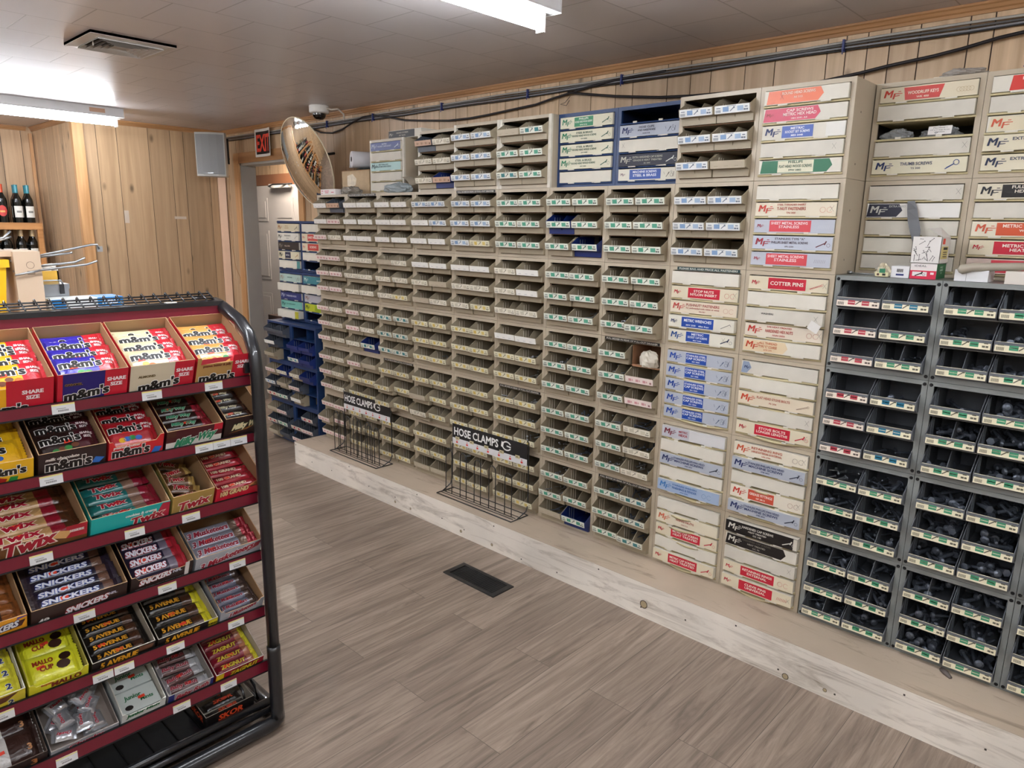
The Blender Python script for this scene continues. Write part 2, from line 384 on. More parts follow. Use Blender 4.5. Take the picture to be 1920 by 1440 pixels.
mb = MB(); mb.box(.62, -.05, 1.955, 1.0, -.01, 1.995, WHITE); mb.tube([(.6, -.04, 1.975), (.8, -.1, 1.985), (1.05, -.03, 1.99)], .008, BLACKM); mb.build('door_closer', d)
mb = MB(); mb.box(-3.75, 1.32, 1.99, -2.2, 1.39, 2.1, paint('red_brown_beam', '7c5238', .4)); mb.box(-3.64, 1.32, 0, -3.56, 1.39, 1.99, M_TRIMZ); mb.box(-2.39, 1.32, 0, -2.31, 1.39, 1.99, M_TRIMZ); trim(mb)

# step (raised platform under the cabinets)
mb = MB(); mb.box(-.045, -.222, H-.012, RX-.01, WY-.013, H, M_STEPT)
mb.box(-.045, -.2225, H-.046, RX-.01, -.204, H-.002, M_STEPF); mb.box(-.045, -.214, H-.056, RX-.01, -.2, H-.046, M_STEPF)
mb.box(-.045, -.2222, 0, RX-.01, -.2, H-.047, M_STEPF); mb.box(-.04, -.2, 0, -.02, WY-.013, H-.012, M_STEPF)
for i in range(26):
    x = -.02+i*.21+rnd.uniform(-.03, .03)
    mb.cbox((x, -.2230, .02+rnd.random()*.05 if i % 3 else H-.02), (.006, .001, .006), ink('3b342c'))
for x, z, s in ((1.06, .035, .013), (1.2, .033, .011), (1.62, .03, .014), (1.85, .03, .013), (2.75, .06, .03), (3.36, .016, .02), (3.5, .03, .012)):
    mb.T = Matrix.Translation((x, -.2226, z)) @ Matrix.Rotation(pi/2, 4, 'X'); mb.lathe([(0, .001), (s*.5, .001)], ink('a89776'), 12); mb.lathe([(s*.5, .001), (s*.62, .001)], ink('3f352a'), 12); mb.T = Matrix.Identity(4)
struct(mb, 'platform_step')

# ------------------------------------------------------------------ fluorescent lamps
TUBEM = emit('lit_fluorescent_tube', 'f4f8ff', TUBE)
HOUS = paint('white_lamp_enamel', 'dcdcdc', .3, var=.02)
def lamp(x, y1, label):
    t = thing('fluorescent_lamp', (x, y1, CZ), label, 'ceiling lamp', 'bare tube lamps under the ceiling')
    L = 1.26
    mb = MB(); mb.prism([(-.052, 0), (-.052, -.05), (-.06, -.06), (.06, -.06), (.052, -.05), (.052, 0)], 'y', -L, 0, HOUS)
    mb.box(-.06, 0, -.062, .06, .002, 0, HOUS)
    mb.box(.0522, -.22, -.04, .053, -.12, -.012, ink('c79f85')); mb.build('housing', t)
    mb = MB(); mb.tube([(0, -.05, -.093), (0, -.055, -.093), (0, -L+.055, -.093), (0, -L+.05, -.093)], [.014, .0225, .0225, .014], TUBEM, 12); mb.build('tube', t)
    for yy in (-.044, -L+.03):
        mb = MB(); mb.box(-.016, yy, -.122, .016, yy+.014, -.058, WHITE); mb.build('lampholder', t)
lamp(2.43, -.565, 'bare tube lamp at the top centre, above the cabinets')
lamp(-1.62, -.585, 'bare tube lamp above the wine shelf corner, near the speaker')
for x in (2.43, -1.62, .4, 4.6):
    for y in ((-2.1, -3.6) if x in (.4, 2.43, 4.6) else (-2.1, -3.6)):
        lamp(x, y, 'bare tube lamp outside the picture, further along the ceiling')
lamp(4.6, -.60, 'bare tube lamp outside the picture, to the right of the nearer one')
t = thing('fluorescent_lamp', (-2.3, .92, 2.4), 'added unseen fill light brightening the hallway door behind the doorway', 'ceiling lamp')
mb = MB(); mb.box(-.3, -.15, -.05, .3, .15, 0, emit('hallway_fill_glow', 'fff0e0', 17.0)); mb.build('fill_panel', t)  # glowing box added out of sight to brighten the hallway and its door

# ceiling vent
vm = paint('off_white_vent_enamel', 'c9c4bd', .4)
t = thing('ceiling_vent', (.505, -1.297, CZ), 'square white ceiling vent with nested angled vanes', 'vent')
mb = MB()
def ringsq(mb, a, b, z0, z1, m):
    o = [(-a, -a), (a, -a), (a, a), (-a, a)]; i = [(-b, -b), (b, -b), (b, b), (-b, b)]
    vs = [(x, y, z0) for x, y in o]+[(x, y, z1) for x, y in i]
    mb.add(vs, [(k, (k+1) % 4, 4+(k+1) % 4, 4+k) for k in range(4)], m)
    mb.add([(x, y, z0+.001) for x, y in o]+[(x, y, z1+.001) for x, y in i], [(4+k, 4+(k+1) % 4, (k+1) % 4, k) for k in range(4)], m)
ringsq(mb, .178, .178, 0, -.012, vm); ringsq(mb, .178, .135, -.012, -.016, vm); mb.build('frame', t)
for i, a in enumerate((.125, .1, .076, .052, .03)):
    mb = MB(); ringsq(mb, a+.012, a, -.022, -.006, vm); mb.build('vane', t)
mb = MB(); mb.box(-.135, -.135, -.004, .135, .135, -.001, ink('1c1a19')); mb.tube([(.02, -.12, -.03), (.02, -.12, -.005)], .003, vm); mb.build('duct_opening', t)

# floor grille
t = thing('floor_vent', (2.024, -.49, 0), 'black slotted floor register set in the vinyl planks', 'vent')
mb = MB(); g = BLACK
mb.box(-.166, -.067, .0, .166, -.05, .006, g); mb.box(-.166, .05, 0, .166, .067, .006, g); mb.box(-.166, -.05, 0, -.14, .05, .006, g); mb.box(.14, -.05, 0, .166, .05, .006, g)
mb.box(-.14, -.05, .0, .14, .05, .001, ink('050505')); mb.build('frame', t)
mb = MB()
for i in range(22):
    x = -.132+i*.0125; mb.quad((x, -.05, .005), (x+.006, -.05, .001), (x+.006, .05, .001), (x, .05, .005), g); mb.box(x-.001, -.05, .001, x+.0015, .05, .0055, g)
mb.build('louvres', t)

# ------------------------------------------------------------------ fastener cabinets
W_, RH, CD = .33, .3257, .25
def cab_body(col, inner, rim, rows, kind, depth):
    mb = MB(); w, h = W_-.0015, RH-.0012; st, tp = .017, .015
    mb.box(0, 0, 0, st, .012, h, rim if kind != 'b' else col); mb.box(w-st, 0, 0, w, .012, h, rim)
    mb.box(st, 0, 0, w-st, .012, tp, col); mb.box(st, 0, h-tp, w-st, .012, h, col)
    mb.box(0, .012, 0, .003, depth, h, col); mb.box(w-.003, .012, 0, w, depth, h, col)
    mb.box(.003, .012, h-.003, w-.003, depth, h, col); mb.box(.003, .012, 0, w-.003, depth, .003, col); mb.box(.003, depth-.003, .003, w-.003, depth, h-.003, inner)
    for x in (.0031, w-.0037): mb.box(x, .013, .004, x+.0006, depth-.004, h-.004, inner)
    if kind == 'g':
        for x in (.009, w-.009):
            for z in (.012, h-.012):
                mb.T = Matrix.Translation((x, 0, z)) @ Matrix.Rotation(pi/2, 4, 'X'); mb.lathe([(0, .003), (.004, .0028), (.0058, .0005), (.0058, 0)], BLACKM, 10); mb.T = Matrix.Identity(4)
    if kind in ('b', 'u'):
        for z in (.05, .22): mb.cbox((w+.0002, .07, z), (.0006, .005, .006), ink('4a4238'))
    return mb
BODY = {}
def body(kind, rows, depth=CD):
    k = (kind, rows, depth)
    if k in BODY: return BODY[k]
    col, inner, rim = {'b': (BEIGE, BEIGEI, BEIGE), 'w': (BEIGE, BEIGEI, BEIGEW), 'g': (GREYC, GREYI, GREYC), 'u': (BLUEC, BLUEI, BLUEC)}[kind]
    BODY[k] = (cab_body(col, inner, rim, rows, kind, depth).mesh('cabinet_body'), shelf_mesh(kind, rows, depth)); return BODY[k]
def shelf_mesh(kind, rows, depth):
    mb = MB(); w = W_-.0015; z0, z1 = .015, RH-.0162; p = (z1-z0)/rows
    col = {'b': BEIGE, 'w': BEIGE, 'g': GREYC, 'u': BLUEC}[kind]; edge = {'b': RUST, 'w': RUST, 'g': GREYC, 'u': BLUEC}[kind]
    if rows == 3:
        mb.box(.0037, .006, 0, w-.0037, depth-.004, .002, col); mb.box(.017, -.001 if kind == 'g' else .003, -.001, w-.017, .006, .0025, edge)
        if kind != 'g': mb.box(w/2-.001, .03, .0025, w/2+.001, depth-.005, p-.002, BEIGEB if kind != 'u' else col); mb.box(w/2-.001, .028, .0025, w/2+.001, .03, p-.002, edge)
    return mb.mesh('shelf')
def sag_shelf(seed, depth, strength, col):
    """metal tray lip that bows out and hangs in the middle"""
    r = random.Random(seed); w = W_-.0015; mb = MB(); n = 12; a = strength*(.6+.8*r.random()); sk = r.uniform(.35, .65); tp = []
    for i in range(n+1):
        u = i/n; q = (u/sk if u < sk else (1-u)/(1-sk)); q = q*q*(3-2*q)
        tp.append((.014+(w-.028)*u, -.003-.011*a*q, -.013*a*q))
    vs = []
    for x, y, z in tp: vs += [(x, y+.012, z+.006), (x, y, z+.004), (x, y-.001, z-.003), (x, .012, .0)]
    fs = []
    for i in range(n):
        for k in range(3): fs.append((4*i+k, 4*i+4+k, 4*i+5+k, 4*i+1+k))
    mb.add(vs, fs, col, True); mb.box(.014, .01, -.001, w-.014, depth-.004, .001, col)
    for u in (.25, .72):
        i = int(u*n); x, y, z = tp[i]; mb.box(x-.009, y-.002, z+.002, x+.009, y+.003, z+.009, CARDW)
    return mb.mesh('tray')

# --- open bins
def bin_mesh(m, w, h, depth, divider=False, ribs=True, lip=.05, shape='b'):
    mb = MB(); t = .002; ft = lip; y0 = -.024 if shape == 'b' else -.022
    side = [(-.004, 0), (-.006, .026), (-.029, .030), (-.034, .057), (.018, h), (depth, h), (depth, 0)] if shape == 'b' else [(-.002, 0), (y0, ft*.25), (y0-.004, ft), (.05, h), (depth, h), (depth, 0)]
    for x in (0, w-t): mb.prism(side, 'x', x, x+t, m)
    if divider: mb.prism([(.0, .004), (y0+.006, ft*.8), (.03, h*.96), (depth, h*.93), (depth, .004)], 'x', w*.5, w*.5+t, m)
    mb.box(t, -.004, 0, w-t, depth, t, m); mb.box(t, depth-t, 0, w-t, depth, h*.96, m)
    fr = side[:4] if shape == 'b' else side[:3]
    for p, q in zip(fr[:-1], fr[1:]):
        mb.add([(t, p[0], p[1]), (w-t, p[0], p[1]), (w-t, q[0], q[1]), (t, q[0], q[1]), (t, p[0]+.003, p[1]), (w-t, p[0]+.003, p[1]), (w-t, q[0]+.003, q[1]), (t, q[0]+.003, q[1])],
               [(0, 1, 2, 3), (7, 6, 5, 4), (3, 2, 6, 7)], m)
    if ribs:
        rm = paint('pale_rib_highlight_'+m.name, {'beige_bin_plastic': 'ddd5c6'}.get(m.name, '7d848c'), .35)
        for i in range(3):
            y = .03+i*.018
            for x in (t, w-t-.0016): mb.box(x, y, t, x+.0016, y+.002, h*.86, rm)
    return mb
BW, BHH, BD = .1475, .087, .19
BIN = {}
def getbin(k):
    if k in BIN: return BIN[k]
    m = {'b': BEIGEB, 'g': GREYB, 'u': BLUEB, 's': SLATE}[k[0]]
    BIN[k] = bin_mesh(m, BW-.002 if k[0] != 'g' else BW-.004, BHH, BD, 'd' in k[1:], True, .049 if k[0] != 'g' else .038, 'b' if k[0] != 'g' else 'g').mesh('bin'); return BIN[k]
PAL = {'white': ('eceae4', 'dcdad4', 'd8d8d6', 'c4c4c4'), 'cream': ('e6e0cf', 'c9c2ae', 'cfc8b2', '8d8878'), 'pink': ('e6d6cf', 'c98f92', 'cf9a9a', '9a6d6d'),
       'yellow': ('e2dcc0', 'd2b860', 'd6c070', '7d7660'), 'green': ('e2e5d8', '4f9c80', '5aa288', '4c544c'), 'teal': ('dfe0d2', '3f7f80', '46868a', '4c5454'),
       'blue': ('e2e4e2', '7f9cc0', '9fb4cc', '6a7482'), 'rose': ('e8ddd0', 'b8434d', 'b8434d', '6a5a52'), 'gcream': ('e8e0c2', '3f8f68', '3f8f68', '5c5a48'),
       'gteal': ('e8e0c2', '20708a', '20708a', '5c5a48'), 'grose': ('e8dccb', 'b23a46', 'b23a46', '5c5048'), 'none': None, 'plainb': ('b8ad98', 'b8ad98', 'b8ad98', 'a89d88'), 'tan': ('c9a890', 'a98870', 'b09078', '7a5e4c')}
LBL = {}
def getlabel(style, var, shape):
    k = (style, var, shape)
    if k in LBL: return LBL[k]
    bg, c1, c2, dk = PAL[style]; r = random.Random(str(k)); mb = MB(); w = BW-.010; h = .028 if shape == 'b' else .030
    mb.box(0, 0, 0, w, .0016, h, ink(bg, .35)); e = -.0004
    def rect(x0, z0, x1, z1, c): mb.quad((x0, e, z0), (x1, e, z0), (x1, e, z1), (x0, e, z1), ink(c))
    if style in ('white', 'plainb'):
        for i in range(3): rect(w*(.1+.3*i), h*.25, w*(.22+.3*i), h*.35, dk)
    elif style in ('pink', 'tan'):
        for x0 in (.12, .38, .64):
            rect(w*x0, h*.25, w*(x0+.1), h*.65, c1); rect(w*(x0+.12), h*.3, w*(x0+.16), h*.6, c2)
        rect(w*.88, h*.2, w*.95, h*.5, dk)
    else:
        n = 9
        for i in range(n): rect(w*.03+i*w*.017, h*.12, w*.03+i*w*.017+w*.009, h*.46, dk)
        rect(w*.05, h*.62, w*.17, h*.72, dk)
        a, b = (.24, .66) if shape == 'b' else (.27, .60)
        ww = .17 if style != 'yellow' else .14
        rect(w*a, h*.2, w*(a+ww), h*.8, c1); rect(w*b, h*.2, w*(b+ww), h*.8, c2)
        if shape == 'g':
            for q in (a, b): rect(w*(q+.01), h*.42, w*(q+ww-.01), h*.5, bg)
        mb.quad((w*.44, e, h*.25), (w*.46, e, h*.2), (w*.57, e, h*.62), (w*.55, e, h*.7), ink(dk)); mb.quad((w*.545, e, h*.55), (w*.585, e, h*.55), (w*.585, e, h*.78), (w*.545, e, h*.78), ink(dk))
        rect(w*.36, h*.86, w*.62, h*.92, dk); rect(w*.87, h*.58, w*.95, h*.7, dk); rect(w*.84, h*.2, w*.9, h*.4, dk); rect(w*.91, h*.2, w*.96, h*.4, dk)
    LBL[k] = mb.mesh('label_card'); return LBL[k]
BINPOS = []      # (cabinet desc, world origin, side, row, kind) for the contents
def bin_cab(x, y, z, kind, styles, label, group, hang=None, missing=(), blue=(), div=(), depth=CD, jit=.5, seed=0, rot=0):
    """styles: 6 label styles, row by row from the top, left then right"""
    r = random.Random(seed*97+int(x*100)+int(z*1000)); bm, sh = body(kind, 3, depth)
    t = thing('bin_cabinet', (x, y, z), label, 'parts cabinet', group)
    mkobj('cabinet_body', bm, t); z0, z1 = .015, RH-.0162; p = (z1-z0)/3
    for i in range(3):
        zz = z0+(2-i)*p
        mkobj('shelf', sh, t, (0, 0, zz))
        for s in range(2):
            q = i*2+s; 
            if q in missing: continue
            bk = {'b': 'b', 'w': 'b', 'g': 'g', 'u': 'u'}[kind]
            if q in blue: bk = blue[q] if isinstance(blue, dict) else 'u'
            dv = (q in div) or (bk == 'g' and r.random() < .25)
            yy = -.003-r.random()*.012*jit + (-.03 if (hang and q in hang) else 0)
            b = mkobj('drawer', getbin(bk+('d' if dv else '')), t)
            if q in blue: b['label'] = {'u': 'dark blue plastic bin', 's': 'slate grey plastic bin', 'b': 'beige plastic bin'}[bk]
            gx = .0165+s*(BW+.0005)+(.001 if bk != 'g' else .002)
            b.location = (gx, yy, zz+.0028); b.rotation_euler = (0, 0, r.uniform(-.02, .02)*jit)
            st = styles[q] if not isinstance(styles, str) else styles
            if st != 'none' and PAL.get(st):
                shp = 'g' if bk == 'g' else 'b'
                l = mkobj('label_card', getlabel(st, 0, shp), b)
                if shp == 'b': l.location = (.004, -.0312, .0285); l.rotation_euler = (.18, 0, 0)
                else: l.location = (.003, -.0266, .0093); l.rotation_euler = (-.10, 0, 0)
            BINPOS.append((x+gx, y+yy, z+zz+.0028, q, bk, label, t))
    return t

# --- drawers full of boxes: printed fronts
def logo(mb, x, z, h, c, y=-.0006, small=False):
    m = ink(c)
    mb.text('M', (x, y, z+h*.12), X, Z, h*.74, m, bold=0, shear=.2, align='l', wid=h*.72, fat=.05)
    mb.text('F', (x+h*.86, y, z-h*.14), X, Z, h*.6, m, bold=0, shear=.2, align='l', wid=h*.42, fat=.04)
    for i, (a, b) in enumerate(((1.32, 1.6), (1.36, 1.75), (1.3, 1.5))):
        zz = z+h*(.26-.2*i); mb.quad((x+h*a, y-.0002, zz), (x+h*b, y-.0002, zz), (x+h*(b+.03), y-.0002, zz+h*.07), (x+h*(a+.03), y-.0002, zz+h*.07), m)
def icon(mb, kind, x, z, h, c, y=-.0008):
    m = ink(c)
    def ln(a, b, t=.0011):
        a = Vector((x+a[0]*h, y, z+a[1]*h)); b = Vector((x+b[0]*h, y, z+b[1]*h)); d = (b-a).normalized(); nn = Vector((-d.z, 0, d.x))*t/2
        mb.quad(tuple(a-nn), tuple(b-nn), tuple(b+nn), tuple(a+nn), m)
    def ring(cx, cz, r, t=.0009, a0=0, a1=2*pi):
        pr = None
        for i in range(13):
            a = a0+(a1-a0)*i/12; p = (cx+r*cos(a), cz+r*sin(a))
            if pr: ln(pr, p, t)
            pr = p
    if kind == 'screw': ln((-.7, -.35), (.35, .15), .0035); ln((.28, -.05), (.5, .4), .0045); ring(.75, -.1, .2)
    elif kind == 'screws': ln((-.5, -.4), (-.1, .1), .0022); ln((-.2, .0), (-.0, .25), .0035); ring(.35, -.15, .22); ring(.3, .3, .12); ln((-.9, .3), (-.75, -.05)); ln((.7, .3), (.6, -.35), .002)
    elif kind == 'rings': ring(-.35, 0, .32); ring(.45, 0, .32, a0=.6, a1=5.7)
    elif kind == 'key': ln((-.9, -.4), (-.1, .1), .003); ln((-.8, -.25), (0, .22), .0012); ring(.15, .3, .28, .0022)
    elif kind == 'coil':
        for i in range(5): ring(-.6+i*.3, 0, .24)
    elif kind == 'wrench': ln((-.7, -.3), (.6, .35), .0016); ln((.6, .35), (.75, .1), .0014)
    elif kind == 'pin': ln((-.9, -.3), (.5, .25), .0012); ln((-.85, -.36), (.5, .13), .0012); ring(.55, .2, .12)
    elif kind == 'x': ln((-.2, -.3), (.2, .3), .0006); ln((-.22, .25), (.2, -.3), .0006)
    elif kind == 'spring':
        for i in range(7): ln((-.7+i*.2, -.2), (-.6+i*.2, .2), .0012)
DW, DH = .29, .0475
FR = {}
def front(spec):
    """spec: None blank | dict(bg, logo, block(x0,x1,col), lines[(text,col,h,z)], icon(kind,col), mark)"""
    key = repr(spec)
    if key in FR: return FR[key]
    mb = MB(); s = spec or {}
    bg = s.get('bg'); base_ = CARDG if s.get('dirty') else CARDW
    mb.box(0, 0, 0, DW, .0015, DH, base_ if not bg else ink(bg, .45)); h = DH
    if s.get('partial'):
        a, b, c = s['partial']; mb.add([(DW*a, -.0003, .002), (DW*(b-.06), -.0003, .002), (DW*b, -.0003, h*.5), (DW*(b-.04), -.0003, h-.002), (DW*(a+.02), -.0003, h-.002)], [(0, 1, 2, 3, 4)], ink(c, .4))
    if s.get('block'):
        a, b, c = s['block'][:3]; sl = s['block'][3] if len(s['block']) > 3 else 0
        mb.quad((DW*a+sl, -.0005, h*.08), (DW*b-sl*2, -.0005, h*.08), (DW*b, -.0005, h*.92), (DW*a, -.0005, h*.92), ink(c, .35))
    if s.get('logo'): logo(mb, s.get('lx', .012), h*.5, s.get('lh', .032), s['logo'])
    for i, (t, c, th, z) in enumerate(s.get('lines', ())):
        cx = s.get('cx', .5)
        maxw = s.get('mw', .5)*DW; g = glyphs(t); wd = min(maxw, (g[3]-g[2])*th*1.25/.7)
        mb.text(t, (DW*cx, -.0008, h*z), X, Z, th, ink(c), wid=wd, bold=.022)
    if s.get('icon'): icon(mb, s['icon'][0], DW*s.get('ix', .88), h*.45, h*.62, s['icon'][1])
    if s.get('mark'): icon(mb, 'x', DW*s['mark'], h*.55, h*.7, '2b2b2b', -.0012)
    if s.get('edge'): mb.box(DW*s['edge'][0], -.0012, .001, DW, -.0002, h-.001, ink(s['edge'][1]))
    FR[key] = mb.mesh('printed_front'); return FR[key]
DBOX = {}
def drawer_mesh(depth, m):
    k = (depth, m.name)
    if k in DBOX: return DBOX[k]
    mb = MB(); mb.box(0, 0, 0, DW, depth, DH, m); mb.box(DW-.004, -.001, .0005, DW+.0005, .0, DH, m)
    for x in (.05, .2): mb.box(x, -.001, -.0045, x+.035, .004, 0, m)
    DBOX[k] = mb.mesh('drawer'); return DBOX[k]
def box_cab(x, y, z, kind, specs, label, group, depth=CD, sag=0.0, missing=(), seed=0, slant=True):
    r = random.Random(seed*31+int(x*100)+int(z*1000)); bm, _ = body(kind, 5, depth)
    t = thing('drawer_cabinet', (x, y, z), label, 'parts cabinet', group)
    mkobj('cabinet_body', bm, t); z0, z1 = .014, RH-.0155; p = (z1-z0)/5
    col = {'b': paint('cream_tray_edge', 'c4b78f', .5), 'w': paint('cream_tray_edge', 'c4b78f', .5), 'u': BLUEC}[kind]
    for i in range(5):
        zz = z0+(4-i)*p; tl = mkobj('tray', sag_shelf(seed*7+i, depth, sag, col), t, (0, 0, zz+.002))
        if i in missing: continue
        sp = specs[i]
        dy = -.004-r.random()*.006-sag*.006-(sp.get('pull', 0) if sp else 0)
        d = mkobj('drawer', drawer_mesh(depth-.03, CARDW if (sp or {}).get('m') is None else ink(sp['m'])), t, (.0195, dy, zz+.0072))
        d.rotation_euler = (radians(-r.random()*1.0*sag), 0, radians(r.uniform(-.5, .5)))
        f = mkobj('printed_front' if sp else 'blank_front', front(sp), d, (0, -.0017, 0))
    return t

CR, SV, RD, NV, BL, OR = 'd9cfb4', 'aeb4be', 'c01f36', '1c2b5e', '2149a0', 'd2503a'
def blank(mark=None, dirty=False): return dict(mark=mark, dirty=True) if mark else (dict(dirty=True) if dirty else None)
def red(lines, mw=.42, ic='screw', c=RD, **k):
    return dict(bg=CR, logo=c, lh=.018, block=(.26, .74, c), lines=[(t, 'f1e6d8', .0095 if len(lines) > 1 else .013, z) for t, z in zip(lines, (.66, .38) if len(lines) > 1 else (.52,))], icon=(ic, c), mw=mw, **k)
SS = dict(bg=SV, logo=BL, block=(.30, .62, BL), lines=[('STAINLESS STEEL', 'e8ecf4', .0075, .74), ('CAP SCREWS', 'e8ecf4', .0085, .5), ('SSC 3200', 'e8ecf4', .005, .24)], cx=.46, mw=.3, icon=('screws', '3a4868'), mark=.95)
PPH = dict(bg=SV, logo=NV, lines=[('STAINLESS PHILLIPS PAN HEAD', NV, .008, .74), ('MACHINE SCREWS', NV, .009, .48), ('SPM 2825', NV, .005, .22)], cx=.48, mw=.5, icon=('screw', '22283a'))
SBR = dict(bg='d8d4bc', logo='1f7a55', lines=[('STEEL & BRASS', '27503c', .008, .76), ('ROUND HEAD WOOD SCREWS', '27503c', .008, .5), ('RW 3000', '27503c', .005, .22)], cx=.48, mw=.46, icon=('screw', '2f5a46'))
MTRH = lambda: red(['METRIC CAP SCREWS', 'HEAT TREATED'])
COLN = 'ABCDEFGHIJ'
desc = lambda c, r: '%s column from left, %s tier up' % (ORD[c], ORD[r])
# open-bin cabinets: columns 0..7 rows 0..4
ST = {
 (0, 4): ['white', 'tan', 'white', 'pink', 'pink', 'cream'], (0, 3): 'pink', (0, 2): ['pink', 'cream', 'pink', 'cream', 'pink', 'cream'], (0, 1): ['pink', 'cream']*3, (0, 0): ['pink']*6,
 (1, 4): 'white', (1, 3): 'cream', (1, 2): ['pink', 'cream', 'pink', 'cream', 'cream', 'teal'], (1, 1): ['pink', 'plainb', 'yellow', 'yellow', 'yellow', 'yellow'], (1, 0): 'yellow',
 (2, 4): 'white', (2, 3): ['plainb', 'cream', 'cream', 'cream', 'cream', 'yellow'], (2, 2): 'teal', (2, 1): 'yellow', (2, 0): 'yellow',
 (3, 4): ['blue', 'blue', 'white', 'blue', 'white', 'white'], (3, 3): ['white', 'white', 'cream', 'plainb', 'plainb', 'cream'], (3, 2): 'yellow', (3, 1): ['yellow', 'yellow', 'plainb', 'yellow', 'cream', 'yellow'], (3, 0): ['yellow', 'yellow', 'yellow', 'yellow', 'plainb', 'plainb'],
 (4, 4): ['blue', 'blue', 'blue', 'blue', 'blue', 'yellow'], (4, 3): ['white', 'white', 'cream', 'cream', 'cream', 'yellow'], (4, 2): 'yellow', (4, 1): 'yellow', (4, 0): 'yellow',
 (5, 4): 'green', (5, 3): ['cream', 'white', 'cream', 'white', 'cream', 'cream'], (5, 2): ['white', 'white', 'yellow', 'yellow', 'yellow', 'yellow'], (5, 1): 'yellow', (5, 0): 'yellow',
 (6, 4): 'green', (6, 3): 'green', (6, 2): 'green', (6, 1): 'green', (6, 0): ['green', 'green', 'green', 'green', 'plainb', 'green'],
 (7, 4): 'green', (7, 3): 'green', (7, 2): ['green', 'none', 'green', 'pink', 'green', 'pink'], (7, 1): ['green', 'cream', 'green', 'cream', 'green', 'cream'], (7, 0): ['green', 'teal', 'green', 'teal', 'green', 'teal']}
LOOK = {'pink': 'pinkish', 'white': 'plain white', 'cream': 'cream', 'teal': 'teal', 'yellow': 'yellow', 'blue': 'pale blue', 'green': 'green', 'plainb': 'plain beige'}
EXTRA = {(0, 4): dict(blue={1: 's'}), (1, 2): dict(blue={5: 'u'}), (6, 4): dict(blue={2: 'u', 5: 'u'}), (6, 0): dict(blue={5: 'u'}), (7, 2): dict(missing=(1,)), (2, 1): dict(hang=(2, 4)), (3, 1): dict(hang=(2, 4)), (0, 0): dict(hang=(2,)), (7, 3): dict(hang=(5,))}
for (c, r), st in sorted(ST.items()):
    s0 = st if isinstance(st, str) else st[0]
    bin_cab(c*W_, 0, H+r*RH, 'b', st, 'beige open bin cabinet, %s labels, %s' % (LOOK[s0], desc(c, r)), 'beige open-bin cabinets', seed=c*7+r,
            div=[q for q in range(6) if random.Random(c*50+r*9+q).random() < (.12 if c < 7 else .3)], jit=1.0, **EXTRA.get((c, r), {}))
Z5 = H+5*RH
bin_cab(3*W_-.035, .06, Z5, 'w', ['tan', 'cream', 'cream', 'cream', 'cream', 'tan'], 'pale rimmed bin cabinet with two dark bins, leftmost of three on top', 'white-rimmed cabinets on top', blue={0: 's', 5: 'u'}, seed=61)
bin_cab(4*W_, 0, Z5, 'w', 'blue', 'pale rimmed bin cabinet with blue labels, middle of three on top', 'white-rimmed cabinets on top', seed=62)
bin_cab(5*W_, 0, Z5, 'w', ['plainb', 'teal', 'green', 'green', 'teal', 'green'], 'pale rimmed bin cabinet with green labels, beside the blue drawer cabinets', 'white-rimmed cabinets on top', seed=63)
bin_cab(8*W_, 0, Z5, 'b', ['blue']*5+['plainb'], 'beige bin cabinet on the top tier, right of the blue drawer cabinets', 'beige open-bin cabinets', div=(0, 1, 2, 3, 4), seed=64)
bin_cab(8*W_, 0, Z5-RH, 'b', 'blue', 'beige bin cabinet with pale blue labels directly above the green sign strip', 'beige open-bin cabinets', div=(0, 1, 2, 3, 4), seed=65)
# blue drawer cabinets on top
box_cab(6*W_, .05, Z5, 'u', [dict(SBR, block=(.28, .64, '1f8052'), lines=[('PHILLIPS', 'e4ecdc', .008, .76), ('ROUND HEAD WOOD SCREWS', 'e4ecdc', .008, .5), ('RPW 2718', 'e4ecdc', .005, .22)], mw=.33, cx=.46), SBR, SBR, SBR, None],
        'blue drawer cabinet with green lettered fronts, left of two on top', 'blue drawer cabinets on top', seed=3)
box_cab(7*W_, .05, Z5, 'u', [None, dict(bg='aab0bc', logo=NV, lines=[('HOSE CLIPS', '2b2f3c', .008, .76), ('AND HARDWARE', '2b2f3c', .008, .5), ('HCH 718', '2b2f3c', .005, .22)], cx=.46, mw=.3, icon=('screws', '2b2f3c'), ix=.86), dict(mark=.08),
        dict(bg='1b1d30', logo='c8c8b8', lines=[('EXTRA HARDENED CAP SCREWS', 'b8b8a8', .008, .72), ('GRADE 8 HEAT TREATED', 'b8b8a8', .007, .46), ('EC 3200', 'b8b8a8', .005, .2)], cx=.5, mw=.5, icon=('screw', 'd8d8d0')),
        dict(bg='dcd8c8', logo='5a3040', lh=.014, block=(.2, .73, BL), lines=[('MACHINE SCREWS', 'e8ecf4', .009, .72), ('STEEL & BRASS', 'e8ecf4', .010, .42)], cx=.46, mw=.4, icon=('screws', '4a4438'), ix=.87)],
        'blue drawer cabinet with its topmost slot empty, right of two on top', 'blue drawer cabinets on top', missing=(0,), seed=4)
